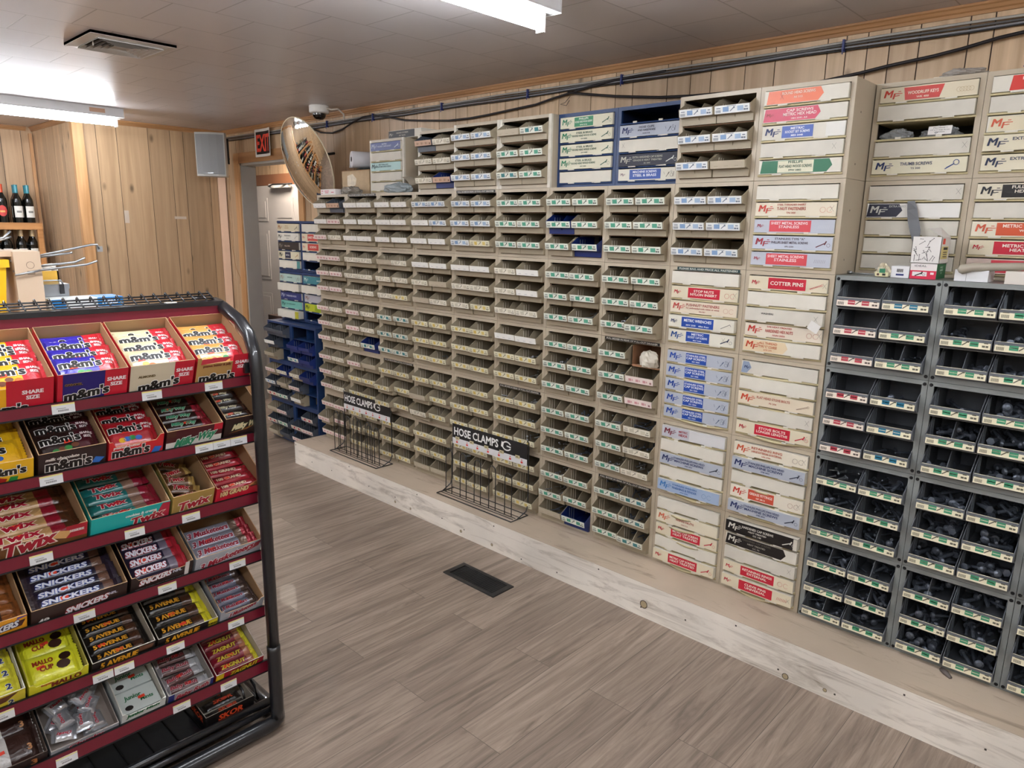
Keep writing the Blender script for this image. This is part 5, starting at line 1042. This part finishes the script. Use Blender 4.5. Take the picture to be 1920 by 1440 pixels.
cap_b = MB(); cap_b.lathe([(0, 0), (.014, 0), (.014, .1), (.01, .115), (.009, .12)], ink('3a2c54'), 10); cap_b.lathe([(.011, .12), (.012, .121), (.012, .145), (.0, .147)], WHITE, 10); cap_b = cap_b.mesh('bottle')
for i in range(5): mkobj('bottle', cap_b, loc=(1.43+.03*(i % 2), -1.995+.022*i, 1.308), label='small white capped bottle standing in the yellow carton', cat='bottle', group='bottles in the yellow carton')

# ------------------------------------------------------------------ wine shelf in the alcove
t = thing('shelf_unit', (-3.3, -1.8, 0), 'pine shelf unit of wine bottles standing in the far left alcove', 'shelf')
TZ = [.1, .52, .88, 1.215, 1.555]
for z in TZ:
    mb = MB(); mb.box(0, -1.3, z-.025, .3, .98, z, M_SHELFW); mb.box(.3, -1.3, z-.045, .32, .98, z+.012, M_SHELFW); mb.build('board', t)
for y in (-1.3, -.2, .94):
    mb = MB(); mb.box(.27, y, 0, .31, y+.04, 1.52, M_SHELFW); mb.box(0, y, 0, .04, y+.04, 1.52, M_SHELFW); mb.build('post', t)
GLASS = paint('dark_wine_glass', '0c0e0c', .08, var=0, coat=.5)
def wine(cap, lab, lab2, h=.32, r=.037):
    mb = MB(); mb.lathe([(0, 0), (r, .002), (r, h*.56), (r*.9, h*.64), (r*.5, h*.75), (r*.38, h*.80)], GLASS, 14)
    mb.lathe([(r*.40, h*.79), (r*.42, h*.80), (r*.42, h*.97), (r*.44, h*.975), (r*.44, h), (0, h+.001)], foil(cap), 12)
    m = ink(lab)
    for i in range(8):
        a0, a1 = -.95+i*.2375, -.95+(i+1)*.2375; z0, z1 = h*.17, h*.46
        if lab2: k0, k1 = [abs(sin((a+.95)/1.9*pi))**.5*.14*h for a in (a0, a1)]; q = ((a0, h*.33-k0), (a1, h*.33-k1), (a1, h*.33+k1), (a0, h*.33+k0))
        else: q = ((a0, z0), (a1, z0), (a1, z1), (a0, z1))
        mb.add([((r+.0008)*cos(a), (r+.0008)*sin(a), z) for a, z in q], [(0, 1, 2, 3)], m)
        if i in (2, 3, 4, 5): mb.add([((r+.0014)*cos(a), (r+.0014)*sin(a), z) for a, z in ((a0, h*.29), (a1, h*.29), (a1, h*.34), (a0, h*.34))], [(0, 1, 2, 3)], ink(lab2 or '8a8a84'))
    return mb.mesh('wine_bottle')
WB = {'red': wine('d8502c', 'c8403c', 'e0a860'), 'blue': wine('2c8c9c', 'e4e2da', None), 'gold': wine('b8a078', 'e4e2da', None, .3), 'green': wine('3c5a34', 'd8d4c0', None, .31), 'maroon': wine('5a1a24', 'c8bca8', None, .3), 'white': wine('d8d8d4', '8c2430', None, .3)}
kinds = list(WB); r = random.Random(3); seen = {}
for ti, z in enumerate(TZ):
    for row in range(2):
        if ti < 4 and row and ti != 3: continue
        n = 20 if ti < 4 else 19
        for i in range(n):
            y = -.885-i*.094+(.012 if i in (1, 3) else 0); x = -3.06-row*.09
            if ti == 4: kd = 'blue' if i < 2 else ('red' if i < 5 else kinds[(i//3) % 6])
            elif ti == 3: kd = 'gold' if i < 2 else kinds[(i//2+1) % 6]
            else: kd = kinds[(i//3+ti*2) % 6]
            if abs(y+2.0) < .03: continue
            lab = {4: 'on the top wine shelf board', 3: 'on the board under the top one', 2: 'on the middle wine board', 1: 'on the second wine board up', 0: 'on the bottom wine board'}[ti]
            mkobj('wine_bottle', WB[kd], mw=Matrix.Translation((x, y+row*.01, z+.0005)) @ Matrix.Rotation(r.uniform(-.5, .1), 4, 'Z'), label='dark wine bottle, %s cap, %s' % (kd, lab), cat='bottle', group='%s capped wine bottles %s' % (kd, lab))

# ------------------------------------------------------------------ wall things
# convex mirror
mc = Vector((-.4354, .2, 2.0137)); aa, bb, mr_ = -.05426, .34315, .312
nn = Vector((sin(aa)*cos(bb), -cos(aa)*cos(bb), -sin(bb))); e1 = nn.cross(Vector((0, 0, 1))).normalized(); e2 = e1.cross(nn)
MM = Matrix(((e1.x, e2.x, nn.x, mc.x), (e1.y, e2.y, nn.y, mc.y), (e1.z, e2.z, nn.z, mc.z), (0, 0, 0, 1)))
t = thing('security_mirror', None, 'round convex mirror tilted down, hanging left of the cabinets', 'mirror', mw=MM)
sg = .052; RR = (mr_**2+sg**2)/(2*sg); mb = MB(); prf = []
for i in range(25): q = mr_*i/24; prf.append((q, math.sqrt(RR*RR-q*q)-(RR-sg)))
mb.lathe(prf, MIRR, 64); mb.build('mirror_face', t)
mb = MB(); mb.tube([(mr_*cos(i*pi/24), mr_*sin(i*pi/24), -.002) for i in range(48)], .0045, paint('pale_rim', 'd8cdb0', .4), 6, closed=True); mb.build('rim', t)
mb = MB(); mb.lathe([(0, -.004), (mr_, -.003)], KRAFT, 40); mb.build('backing', t)
inv = MM.inverted(); mb = MB(); mb.tube([tuple(inv @ Vector(p)) for p in ((-.4354, .215, 2.02), (-.4354, .33, 2.08), (-.4354, WY-.012, 2.10))], .009, BLACKM, 8); mb.build('bracket', t)
# exit sign
t = MB(); n = 10; w_, h_ = .285, .215
def exw(x, y, z): u = x/w_; return (x, -.004-z-.022*max(0, u-.6)**1.5*4, y)
def exq(mb, x0, z0, x1, z1, m, o):
    k = max(1, int((x1-x0)/.02)); 
    for i in range(k):
        a, b = x0+(x1-x0)*i/k, x0+(x1-x0)*(i+1)/k; mb.quad(exw(a, z0, o), exw(b, z0, o), exw(b, z1, o), exw(a, z1, o), m)
exq(t, 0, 0, w_, h_, ink('e8e4dc'), 0); exq(t, .02, .02, w_-.02, h_-.02, ink('181414'), .0006)
es = thing('exit_sign', (-1.575, WY-.019, 2.128), 'black card sign with red EXIT letters above the doorway', 'sign')
t.build('card', es); t = MB(); t.text('EXIT', (0, 0, 0), X, Z, .125, ink('f0503c', .4), wid=.225, bold=.03, warp=lambda x, y, z: Vector(exw(x+w_/2, y+h_/2, .0012))); t.build('lettering', es)
# loudspeaker
SP = Matrix.Scale(1, 4) @ Matrix.Translation((-1.83, .19, 2.135)) @ Matrix.Rotation(radians(-41), 4, 'Z')   # local +x is the front
t = thing('loudspeaker', None, 'grey wall speaker in the corner left of the exit sign', 'speaker', mw=SP)
SG = paint('grey_speaker_plastic', 'b4b4ae', .45); SGR = paint('grey_speaker_grille', '8e9090', .5, bump=.6, scale=400)
prf = [(0, -.1), (.08, -.115), (.12, -.115), (.135, -.06), (.14, 0), (.135, .06), (.12, .115), (.08, .12), (0, .1), (-.04, .05), (-.04, -.05)]
mb = MB(); mb.prism(prf, 'z', -.17, .17, SG); mb.build('speaker_body', t)
mb = MB(); g = [(.124, -.108), (.139, -.06), (.144, 0), (.139, .06), (.124, .108)]
for i in range(4): mb.quad((g[i][0], g[i][1], -.155), (g[i+1][0], g[i+1][1], -.155), (g[i+1][0], g[i+1][1], .155), (g[i][0], g[i][1], .155), SGR)
mb.build('grille', t); mb = MB(); mb.box(.143, -.02, -.15, .1465, .02, -.143, STEEL); mb.build('badge', t)
mb = MB(); mb.tube([(-.03, 0, 0), (-.1, .01, 0), (-.28, .03, 0)], .014, BLACKM, 8); mb.box(-.06, .08, -.06, -.03, .1, .14, BLACKM); mb.build('bracket', t)
mb = MB(); mb.tube([(-2.03, .40, 2.0), (-2.1, .41, 1.7), (-2.11, .418, 1.45), (-2.06, .42, 1.2), (-2.0, .424, 1.12), (-2.01, .424, 1.06)], .0022, ink('b88a5c'), 5); mb.build('speaker_wire', label='thin wire running down the panelling below the grey speaker', cat='wire')
# dome camera
t = thing('security_camera', (-.263, .206, CZ), 'white dome camera on the ceiling above the round mirror', 'camera')
mb = MB(); mb.lathe([(0, 0), (.062, 0), (.066, -.004), (.066, -.045), (.06, -.05), (.048, -.052), (.0, -.052)], WHITE, 24); mb.build('housing', t)
mb = MB(); mb.lathe([(.046, -.05), (.045, -.062), (.038, -.078), (.024, -.09), (0, -.095)], paint('smoked_dome', '0a0a0c', .06, var=0, coat=1), 20); mb.build('dome', t)
mb = MB(); mb.tube([(.06, .02, -.02), (.09, .04, -.03), (.1, .08, -.02), (.11, .12, -.05), (.112, .12, -.09)], .006, ink('d0c8bc'), 6); mb.build('cable', t)
# cables
cA = [(-.743, 2.3), (-.584, 2.251), (-.44, 2.238), (-.31, 2.254), (-.18, 2.29), (-.067, 2.313), (.055, 2.316), (.228, 2.288), (.39, 2.256), (.566, 2.239), (.814, 2.219), (1.0, 2.217), (1.155, 2.223), (1.508, 2.243), (1.628, 2.262), (1.734, 2.275), (1.851, 2.291), (2.014, 2.305), (2.3, 2.312)]
mb = MB(); mb.tube([(x, .418, z) for x, z in cA], .006, ink('1c1618'), 7); mb.build('loose_cable', label='dark cable sagging along the wall above the beige cabinets, left part', cat='cable')
mb = MB(); mb.tube([(x, .41, z) for x, z in [(1.734, 2.278), (1.869, 2.255), (2.041, 2.228), (2.283, 2.199), (2.45, 2.188), (2.7, 2.18), (2.95, 2.175), (3.159, 2.195), (3.269, 2.209), (3.411, 2.222), (3.499, 2.234), (3.603, 2.253), (3.671, 2.26), (4.2, 2.3)]], .0065, ink('1c1618'), 7); mb.build('loose_cable', label='dark cable rising along the wall above the right hand cabinets', cat='cable')
for i, (z, y, r_, c, nm) in enumerate(((2.318, .424, .005, 'a8a49c', 'grey'), (2.306, .421, .0045, '5c5a58', 'dark grey'), (2.296, .423, .004, '8c8c90', 'pale'), (2.289, .424, .003, '222222', 'thin black'))):
    mb = MB(); mb.tube([(-2.1+.28*k_, y, z+.003*sin(k_*1.7+i)) for k_ in range(31)], r_, ink(c), 6); mb.build('cable', label='%s cable running straight under the ceiling trim' % nm, cat='cable', group='cables under the ceiling trim')
for i, x in enumerate((.055, .75, 2.06, 3.09, -.5, 1.45)):
    mb = MB(); mb.box(x-.004, .408, 2.282, x+.004, WY-.012, 2.326, ink('24306c')); mb.box(x-.001, .405, 2.272, x+.002, .409, 2.29, ink('24306c')); mb.build('cable_tie', label='blue cable tie on the bundle under the trim, %s from the left' % ORD[sorted([.055, .75, 2.06, 3.09, -.5, 1.45]).index(x)], cat='cable tie')
mb = MB(); mb.tube([(1.75, .41, 2.26), (1.72, .405, 2.23), (1.69, .405, 2.225), (1.73, .405, 2.215), (1.745, .41, 2.24)], .0015, ink('333333'), 5); mb.build('cable_tie', label='long thin tie end curling below the sagging cable', cat='cable tie')
# tape marks on the end wall
for y, z, a, b_ in ((-.42, 1.58, .035, .1), (-.02, 1.62, .1, .022)):
    mb = MB(); mb.box(EX, y, z, EX+.0008, y+a, z+b_, paint('old_tape', 'cfc0b0', .3)); mb.build('tape_scrap', label='scrap of old tape on the pine end wall, %s one' % ('upright' if b_ > a else 'flat'), cat='tape')

# ------------------------------------------------------------------ things lying on the cabinets
def crumple(c, d, m, seed, name, label, cat, n=14, rough=.35, flat=.0, parent=None):
    r = random.Random(seed); vs = []; fs = []; ph = [r.uniform(0, 6.28) for _ in range(9)]
    for i in range(n+1):
        th = pi*i/n
        for j in range(n*2):
            p = pi*j/n; k = 1+rough*(.5*sin(3*p+ph[0]+2*th)*sin(2*th+ph[1])+.35*sin(7*p+ph[2])*sin(5*th+ph[3])+.3*(r.random()-.5))
            x, y, z = sin(th)*cos(p)*k, sin(th)*sin(p)*k, cos(th)*k
            z = max(z, -.55+flat); vs.append((c[0]+d[0]*x, c[1]+d[1]*y, c[2]+d[2]*(z+.55-flat)))
    for i in range(n):
        for j in range(n*2): fs.append((i*2*n+j, (i+1)*2*n+j, (i+1)*2*n+(j+1) % (2*n), i*2*n+(j+1) % (2*n)))
    mb = MB(); mb.add(vs, fs, m, False); return mb.build(name, parent, label=label, cat=cat)
t = thing('cardboard_box', (.113, .12, Z5), 'worn cardboard box under the paper roll on top of the cabinets', 'box')
mb = MB(); mb.box(0, 0, 0, .295, .22, .15, paint('pale_cardboard', 'c0a682', .7, var=.12, scale=22)); mb.box(-.003, -.002, .148, .298, .222, .152, KRAFT); mb.build('box_body', t)
mb = MB(); mb.add([(.06, -.001, .06), (.1, -.001, .05), (.15, -.001, .06), (.16, -.001, .1), (.12, -.001, .13), (.06, -.001, .12)], [(0, 1, 2, 3, 4, 5)], paint('torn_tape_patch', 'd9cbb0', .3, var=.2, scale=60)); mb.build('torn_tape', t)
crumple((.27, .2, Z5+.152), (.11, .05, .012), ink('1c2a26'), 5, 'folded_bag', 'dark folded bag squashed beneath the paper roll', 'bag', 8)
t = thing('paper_roll', (.20, .135, 2.005), 'white paper towel roll lying on the cardboard box', 'paper roll'); t.rotation_euler = (0, 0, radians(68))
PW = paint('soft_paper', 'd8d8dc', .8, var=.02, bump=.2, scale=60); mb = MB(); mb.T = Matrix.Rotation(pi/2, 4, 'Y'); mb.lathe([(.016, 0), (.048, 0), (.05, .003), (.05, .267), (.048, .27), (.016, .27)], PW, 28); mb.lathe([(.016, .27), (.016, 0)], ink('3c3832'), 16); mb.build('roll', t)
mb = MB(); mb.add([(.0, .047, -.012), (.2, .047, -.012), (.2, .05, -.048), (.0, .064, -.048)], [(0, 1, 2, 3)], PW); mb.build('loose_sheet', t)
t = thing('carton', (.03, .01, Z5), 'flat white and red printed carton at the left cabinet edge', 'box')
mb = MB(); mb.box(0, 0, 0, .17, .12, .034, ink('e4dedb')); mb.build('carton_body', t)
mb = MB(); [mb.quad((x, -.0006, z), (x+w_2, -.0006, z), (x+w_2, -.0006, z+.005), (x, -.0006, z+.005), ink('c86474')) for x, z, w_2 in ((.01, .006, .012), (.045, .02, .05), (.05, .01, .04), (.01, .02, .02), (.12, .012, .03))]; mb.build('printed_front', t)
crumple((.32, .05, Z5), (.1, .035, .03), paint('dusty_plastic_bag', '8c867c', .25, alpha=.8), 8, 'plastic_bag', 'dusty clear bag of parts in front of the cardboard box', 'bag')
crumple((.80, .045, Z5), (.115, .045, .035), paint('grey_plastic_bag', 'a4b0b4', .12, bump=.8, scale=25, alpha=.75), 9, 'plastic_bag', 'shiny clear bag in front of the small pale rimmed drawer cabinet', 'bag')
mb = MB()
for i in range(8): a = i/8*1.1; mb.add([(.82+.1*sin(a), .035, Z5+.085*cos(a)), (.82+.1*sin(a+.14), .035, Z5+.085*cos(a+.14)), (.82+.1*sin(a+.14), .095, Z5+.085*cos(a+.14)+.01), (.82+.1*sin(a), .095, Z5+.085*cos(a)+.01)], [(0, 1, 2, 3)], paint('curled_card', 'b4aa98', .5))
mb.build('curled_label', label='curled grey cardboard flap arching over the shiny clear bag', cat='cardboard')
t = thing('carton', (.785, .2, Z5), 'white and red cartons squeezed between the two pale rimmed cabinets', 'box')
mb = MB(); mb.box(0, 0, 0, .1, .15, .3, ink('d4d2cc')); mb.box(.02, -.002, .05, .08, 0, .2, ink('4c443c')); mb.box(.04, -.003, .1, .1, -.001, .15, ink('b83040')); mb.box(0, -.003, .24, .1, 0, .3, ink('d8dada')); mb.build('carton_body', t)
# bags in the empty slot of the upper right drawer cabinet
sz = H+5*RH+.014+.1185+.0035
for i, (x, wv, sd, lb) in enumerate(((K0+.075, .052, 21, 'clear bag of shiny screws in the drawer slot, left one'), (K0+.205, .058, 22, 'clear bag with a white paper label in the drawer slot, right one'))):
    b = crumple((x, KY+.05, sz), (wv, .045, .024), CLEAR, sd, 'plastic_bag', lb, 'bag')
    b['group'] = 'screw bags in the drawer slot'
    for k_ in range(6):
        r = random.Random(k_+i*9); mkobj('screw', SCREWS[k_ % 2], mw=Matrix.Translation((x-.025+.05*r.random(), KY+.03+.03*r.random(), sz+.005+.004*(k_ % 3))) @ Matrix.Rotation(r.uniform(-1, 1), 4, 'Z') @ Matrix.Rotation(pi/2, 4, 'Y') @ Matrix.Translation((0, 0, -.02)), label='zinc screw inside the %s clear bag in the drawer slot' % ('left', 'right')[i], cat='screw', group='zinc screws in the %s clear bag' % ('left', 'right')[i])
mb = MB(); mb.T = Matrix.Translation((K0+.18, KY-.004, sz+.008)) @ Matrix.Rotation(-.25, 4, 'X'); mb.box(0, 0, 0, .07, .0008, .028, ink('e4e0dc')); [mb.text(a, (.035, -.0006, z), X, Z, .004, ink('2a2a2a'), wid=w3) for a, z, w3 in (('Flat Head 1', .022, .04), ('1/4" x 1" Cap Screw', .015, .058), ('stainless', .008, .03))]
mb.build('paper_label', label='white paper label tucked against the right clear bag', cat='label')
crumple((3.55, .25, H+6*RH-.001), (.07, .05, .018), paint('clear_blister', 'b8b4ae', .15, alpha=.6), 31, 'plastic_bag', 'clear plastic bag lying on the top right drawer cabinet', 'bag')
mb = MB(); mb.T = Matrix.Translation((3.475, .2, H+6*RH+.001)) @ Matrix.Rotation(.3, 4, 'Z'); mb.box(0, 0, 0, .05, .03, .002, CARDW); mb.build('card_tag', label='small card tag beside the clear bag on the top right cabinet', cat='tag')
mb = MB(); mb.T = Matrix.Translation((3.72, KY+.02, H+6*RH+.008)) @ Matrix.Rotation(pi/2, 4, 'Y'); mb.lathe([(0, 0), (.004, .004), (.008, .02), (.008, .13), (.005, .14), (0, .142)], ink('232c84'), 12); mb.build('marker_pen', label='blue marker pen lying on the top right corner cabinet', cat='pen')
# along the grey cabinet tops
GZ = H+4*RH
mb = MB(); mb.tube([(3.31, .12, GZ+.004), (3.33, .1, GZ+.004), (3.42, .08, GZ+.004)], .003, STEEL, 7); mb.tube([(3.3, .125, GZ+.005), (3.315, .112, GZ+.005)], .006, STEEL, 7); mb.build('metal_rod', label='thin zinc rod lying on the first grey cabinet', cat='rod')
crumple((3.443, .035, GZ), (.022, .02, .026), paint('printed_paper', 'c8bfa4', .6, var=.1, scale=70), 41, 'crumpled_label', 'crumpled cream and green label on the first grey cabinet', 'label', 10, .5)
mb = MB(); mb.T = Matrix.Translation((3.425, .012, GZ+.002)); mb.box(0, 0, 0, .04, .001, .014, ink('d8d0a4')); mb.box(.012, -.001, .012, .03, 0, .026, ink('2f7c58')); mb.box(.005, -.0008, .003, .012, 0, .01, ink('5c3c34')); mb.box(.022, -.0008, .003, .032, 0, .01, ink('2a2a24')); mb.build('paper_scrap', label='torn cream strip in front of the crumpled green label', cat='paper')
t = thing('carton', (3.468, .03, GZ), 'small white carton with a barcode, left of the green carton', 'box')
mb = MB(); mb.box(0, 0, 0, .055, .08, .038, ink('e2e2e2')); mb.build('carton_body', t)
mb = MB(); [mb.quad((.018+i*.0022, -.0006, .018), (.0192+i*.0022, -.0006, .018), (.0192+i*.0022, -.0006, .029), (.018+i*.0022, -.0006, .029), ink('333333')) for i in range(9)]; mb.quad((.016, -.0006, .007), (.04, -.0006, .007), (.04, -.0006, .013), (.016, -.0006, .013), ink('26326c')); mb.build('printed_front', t)
t = thing('carton', (3.526, .03, GZ), 'red, white and green carton beneath the screw-patterned box', 'box')
mb = MB(); mb.box(0, 0, 0, .077, .11, .05, ink('e2dcd8')); mb.box(.0772, .0, .001, .078, .11, .049, ink('186a3c')); mb.build('carton_body', t)
mb = MB(); mb.quad((0, -.0006, 0), (.077, -.0006, 0), (.077, -.0006, .027), (0, -.0006, .027), ink('d02848')); mb.quad((.007, -.0009, .009), (.05, -.0009, .009), (.05, -.0009, .023), (.007, -.0009, .023), ink('e8e2de'))
icon(mb, 'screw', .028, .016, .018, '2a2a2a', -.0012); mb.text('IDEAL', (.03, -.0009, .042), X, Z, .006, ink('555555'), wid=.036); mb.quad((.06, -.0009, .015), (.07, -.0009, .015), (.07, -.0009, .022), (.06, -.0009, .022), ink('f0e0e0'))
for i, tx in enumerate(('PROTECT', 'GROMMETS', 'INC')): mb.text(tx, (.0785, .052, .038-i*.009), Y, Z, .0055, ink('d8e8d8'), bold=.02)
mb.build('printed_front', t)
t = thing('carton', (3.522, .028, GZ+.0505), 'open white box patterned with drawn screws, on the green carton', 'box')
mb = MB(); t_ = .0015; WH = ink('e0ddd8')
mb.box(0, 0, 0, .085, .11, t_, WH); mb.box(0, 0, 0, .085, t_, .085, WH); mb.box(0, .11-t_, 0, .085, .11, .085, WH); mb.box(0, 0, 0, t_, .11, .085, WH); mb.box(.085-t_, 0, 0, .085, .11, .085, WH); mb.build('carton_body', t)
mb = MB(); r = random.Random(9)
for i in range(23):
    x, z, a, L_ = r.uniform(.01, .075), r.uniform(.01, .078), r.uniform(0, 3.1), r.uniform(.008, .02); dx, dz = L_/2*cos(a), L_/2*sin(a); nx_, nz_ = -sin(a)*.0007, cos(a)*.0007
    mb.quad((x-dx-nx_, -.0006, z-dz-nz_), (x+dx-nx_, -.0006, z+dz-nz_), (x+dx+nx_, -.0006, z+dz+nz_), (x-dx+nx_, -.0006, z-dz+nz_), ink('3c3c3c'))
    mb.quad((x+dx-nx_*3, -.0007, z+dz-nz_*3), (x+dx*1.15-nx_*3, -.0007, z+dz*1.15-nz_*3), (x+dx*1.15+nx_*3, -.0007, z+dz*1.15+nz_*3), (x+dx+nx_*3, -.0007, z+dz+nz_*3), ink('3c3c3c'))
mb.box(.0852, .008, .015, .0856, .09, .055, ink('d8cc84')); mb.box(.0857, .03, .044, .086, .08, .052, ink('1c1a18'))
for i in range(3): mb.box(.0857, .03, .035-i*.007, .086, .075, .038-i*.007, ink('4a4430'))
mb.box(.0857, .012, .062, .0862, .04, .08, ink('e8503c')); mb.build('printed_front', t)
mb = MB(); mb.add([(.085, .0, .085), (.085, .11, .085), (.055, .1, .115), (.035, .02, .112)], [(0, 1, 2, 3)], WH); mb.add([(.085, .0, .0845), (.085, .11, .0845), (.055, .1, .1145), (.035, .02, .1115)], [(3, 2, 1, 0)], WH); mb.build('open_flap', t)
mb = MB(); P_ = [((3.452, .172, 1.71), (3.475, .172, 1.712)), ((3.458, .16, 1.68), (3.487, .165, 1.685)), ((3.466, .15, 1.645), (3.498, .16, 1.65)), ((3.478, .145, 1.61), (3.509, .155, 1.615)), ((3.49, .15, 1.575), (3.51, .155, 1.58)), ((3.498, .16, 1.55), (3.508, .16, 1.55))]
for i in range(5): mb.quad(P_[i][0], P_[i][1], P_[i+1][1], P_[i+1][0], paint('label_backing', '6c6e72', .4))
mb.build('torn_label', label='grey torn label strip hanging down behind the patterned box', cat='label')
t = thing('carton', (3.655, .03, GZ), 'small white carton under the rolled grey paper', 'box'); mb = MB(); mb.box(0, 0, 0, .092, .09, .036, ink('dcdcdc')); mb.box(.032, -.0005, 0, .033, 0, .036, ink('9a9a9a')); mb.build('carton_body', t)
mb = MB(); mb.tube([(3.665, .02, GZ+.032), (3.672, .022, GZ+.036), (3.7, .03, GZ+.044), (3.95, .07, GZ+.06)], [.006, .015, .014, .01], paint('rolled_paper', 'a8a090', .5), 9); mb.build('paper_tube', label='rolled grey paper resting on the small white carton', cat='paper roll')
t = thing('carton', (3.795, -.0, GZ), 'pale carton at the right edge on the second grey cabinet', 'box'); mb = MB(); mb.box(0, 0, 0, .12, .1, .038, ink('d4cec4')); mb.build('carton_body', t)
mb = MB(); mb.T = Matrix.Translation((3.262, -.047, 1.272)) @ Matrix.Rotation(.5, 4, 'Y'); mb.box(-.02, 0, -.016, .02, .001, .016, ink('dcdad4')); mb.build('card_tag', label='white card tag poking out beside the handwritten washers drawer', cat='tag')
# torn bag and box in the bin gap
t = thing('cardboard_box', (7*W_+.178, -.01, H+2*RH+.2105), 'open brown box filling the gap in the eighth column', 'box')
mb = MB(); k3 = paint('brown_corrugated', '93694a', .7); mb.box(0, 0, 0, .002, .15, .092, k3); mb.box(.132, .02, 0, .134, .15, .08, k3); mb.box(0, 0, 0, .134, .15, .002, k3); mb.box(0, .148, 0, .134, .15, .092, k3); mb.box(.002, -.0005, 0, .05, 0, .01, k3); mb.build('box_body', t)
crumple((7*W_+.25, .012, H+2*RH+.214), (.045, .03, .045), paint('creased_white_bag', 'c8c0b0', .35, bump=.8, scale=40), 55, 'paper_bag', 'creased whitish bag inside the open brown box', 'bag', 10, .3)
mb = MB(); mb.tube([(3.80, -.02, H+.004), (3.815, -.035, H+.006), (3.835, -.053, H+.003)], [.008, .011, .006], ink('5c5450'), 5); mb.build('debris', label='dark bent scrap lying on the step below the grey cabinets', cat='scrap')
crumple((2.0-3.78, .9, .92), (.2, .16, .15), paint('blue_white_bag', 'a9c0d8', .3, var=.2, bump=.6, scale=9), 60, 'plastic_bag', 'pale blue plastic bag heaped beyond the doorway', 'bag')
crumple((-1.68, .82, .80), (.16, .12, .1), paint('pink_bag', 'c89098', .35, var=.2, bump=.6, scale=9), 61, 'plastic_bag', 'pinkish plastic bag under the pale blue one', 'bag')
t = thing('crate', (-1.75, .9, 0), 'dark crate beyond the doorway carrying plastic bags', 'crate'); mb = MB(); mb.box(-.3, -.2, 0, .3, .22, .76, paint('dark_brown_crate', '4c3830', .6)); mb.build('crate_body', t)

# ------------------------------------------------------------------ hose clamp racks
def hose_rack(x0, x1, label, hoops, red_):
    t = thing('clamp_rack', (x0, 0, H), label, 'wire rack', 'hose clamp racks on the step')
    w3 = x1-x0; K = BLACK; y0, y1 = -.165, -.04
    mb = MB(); mb.tube([(0, y1, .004), (0, y1-.03, .004), (0, y0, .004), (w3, y0, .004), (w3, y1-.03, .004), (w3, y1, .004)], .0032, K, 7)
    for y in (-.14, -.12, -.095): mb.tube([(.012, y, .006), (w3-.012, y, .006)], .0022, K, 6)
    mb.tube([(.0, y1, .004), (w3, y1, .004)], .0025, K, 6); mb.build('base_loop', t)
    for x in (.0, w3):
        s_ = 1 if x else -1
        mb = MB(); mb.tube([(x, -.12, .005), (x+s_*.004, -.06, .03), (x+s_*.004, -.046, .06), (x, -.044, .38), (x, -.044, .392), (x+s_*-.006, -.044, .4), (x+s_*-.012, -.044, .392)], .0032, K, 7); mb.build('upright', t)
    for hx, hy, hh_ in hoops:
        mb = MB(); a = .024; pts = [(hx-a, hy, .006), (hx-a, hy, hh_-.03)]+[(hx-a*cos(q), hy, hh_-.03+a*1.2*sin(q)) for q in [i*pi/6 for i in range(1, 6)]]+[(hx+a, hy, hh_-.03), (hx+a, hy, .006)]
        mb.tube(pts, .0026, K, 6); mb.build('hoop', t)
    mb = MB(); mb.box(.004, -.05, .268, w3-.004, -.048, .382, ink('17171a')); mb.quad((.004, -.0504, .268), (w3-.004, -.0504, .268), (w3-.004, -.0504, .303), (.004, -.0504, .303), ink('dcdcdc')); s_ = mb.build('sign_board', t)
    mb = MB(); mb.text('HOSE CLAMPS', (.018, -.0505, .343), X, Z, .042, ink('f0f0ec'), wid=w3*.60, bold=.025, align='l')
    cx, cz = w3*.74, .343
    for i in range(14):
        a0, a1 = .5+i*.38, .5+(i+1)*.38
        mb.add([(cx+.034*cos(a0), -.0508, cz+.026*sin(a0)), (cx+.034*cos(a1), -.0508, cz+.026*sin(a1)), (cx+.026*cos(a1), -.0508, cz+.019*sin(a1)), (cx+.026*cos(a0), -.0508, cz+.019*sin(a0))], [(0, 1, 2, 3)], ink('f0f0ec'))
    mb.quad((cx-.04, -.051, cz-.008), (cx-.026, -.051, cz-.014), (cx-.02, -.051, cz+.014), (cx-.036, -.051, cz+.02), ink('f0f0ec')); mb.quad((cx+.0, -.051, cz-.002), (cx+.03, -.051, cz-.006), (cx+.03, -.051, cz+.002), (cx, -.051, cz+.004), ink('f0f0ec'))
    n_ = 7
    for i in range(n_):
        x = .04+i*(w3-.08)/(n_-1); mb.quad((x-.007, -.0508, .276), (x+.007, -.0508, .276), (x+.007, -.0508, .286), (x-.007, -.0508, .286), ink('d83a34') if red_ or i % 2 else ink('d87c74')); mb.quad((x-.004, -.0508, .29), (x+.004, -.0508, .29), (x+.004, -.0508, .296), (x-.004, -.0508, .296), ink('cc6a62'))
    mb.build('lettering', s_)
    if red_:
        for i in range(5):
            x = .03+i*w3*.2; mb = MB(); mb.box(x, -.053, .296, x+.03, -.051, .312, ink('c8bc94')); mb.box(x+.006, -.0535, .302, x+.02, -.053, .306, ink('6c6440')); mb.build('price_card', s_)
hose_rack(1.36, 1.925, 'black wire rack with hose clamps sign, nearer one with five hoops', [(.05, -.12, .265), (.165, -.12, .26), (.275, -.12, .25), (.385, -.12, .245), (.50, -.12, .235)], True)
hose_rack(.30, .80, 'black wire rack with hose clamps sign, farther one with crowded hoops', [(.03, -.13, .27), (.05, -.1, .27), (.16, -.13, .26), (.2, -.1, .26), (.28, -.13, .255), (.33, -.1, .25), (.39, -.13, .25), (.45, -.12, .24)], False)
for o in S.objects:
    if o.get('label') and not o.parent and len(o['label'].replace('-', ' ').split()) > 16: print('LONG', o['label'])
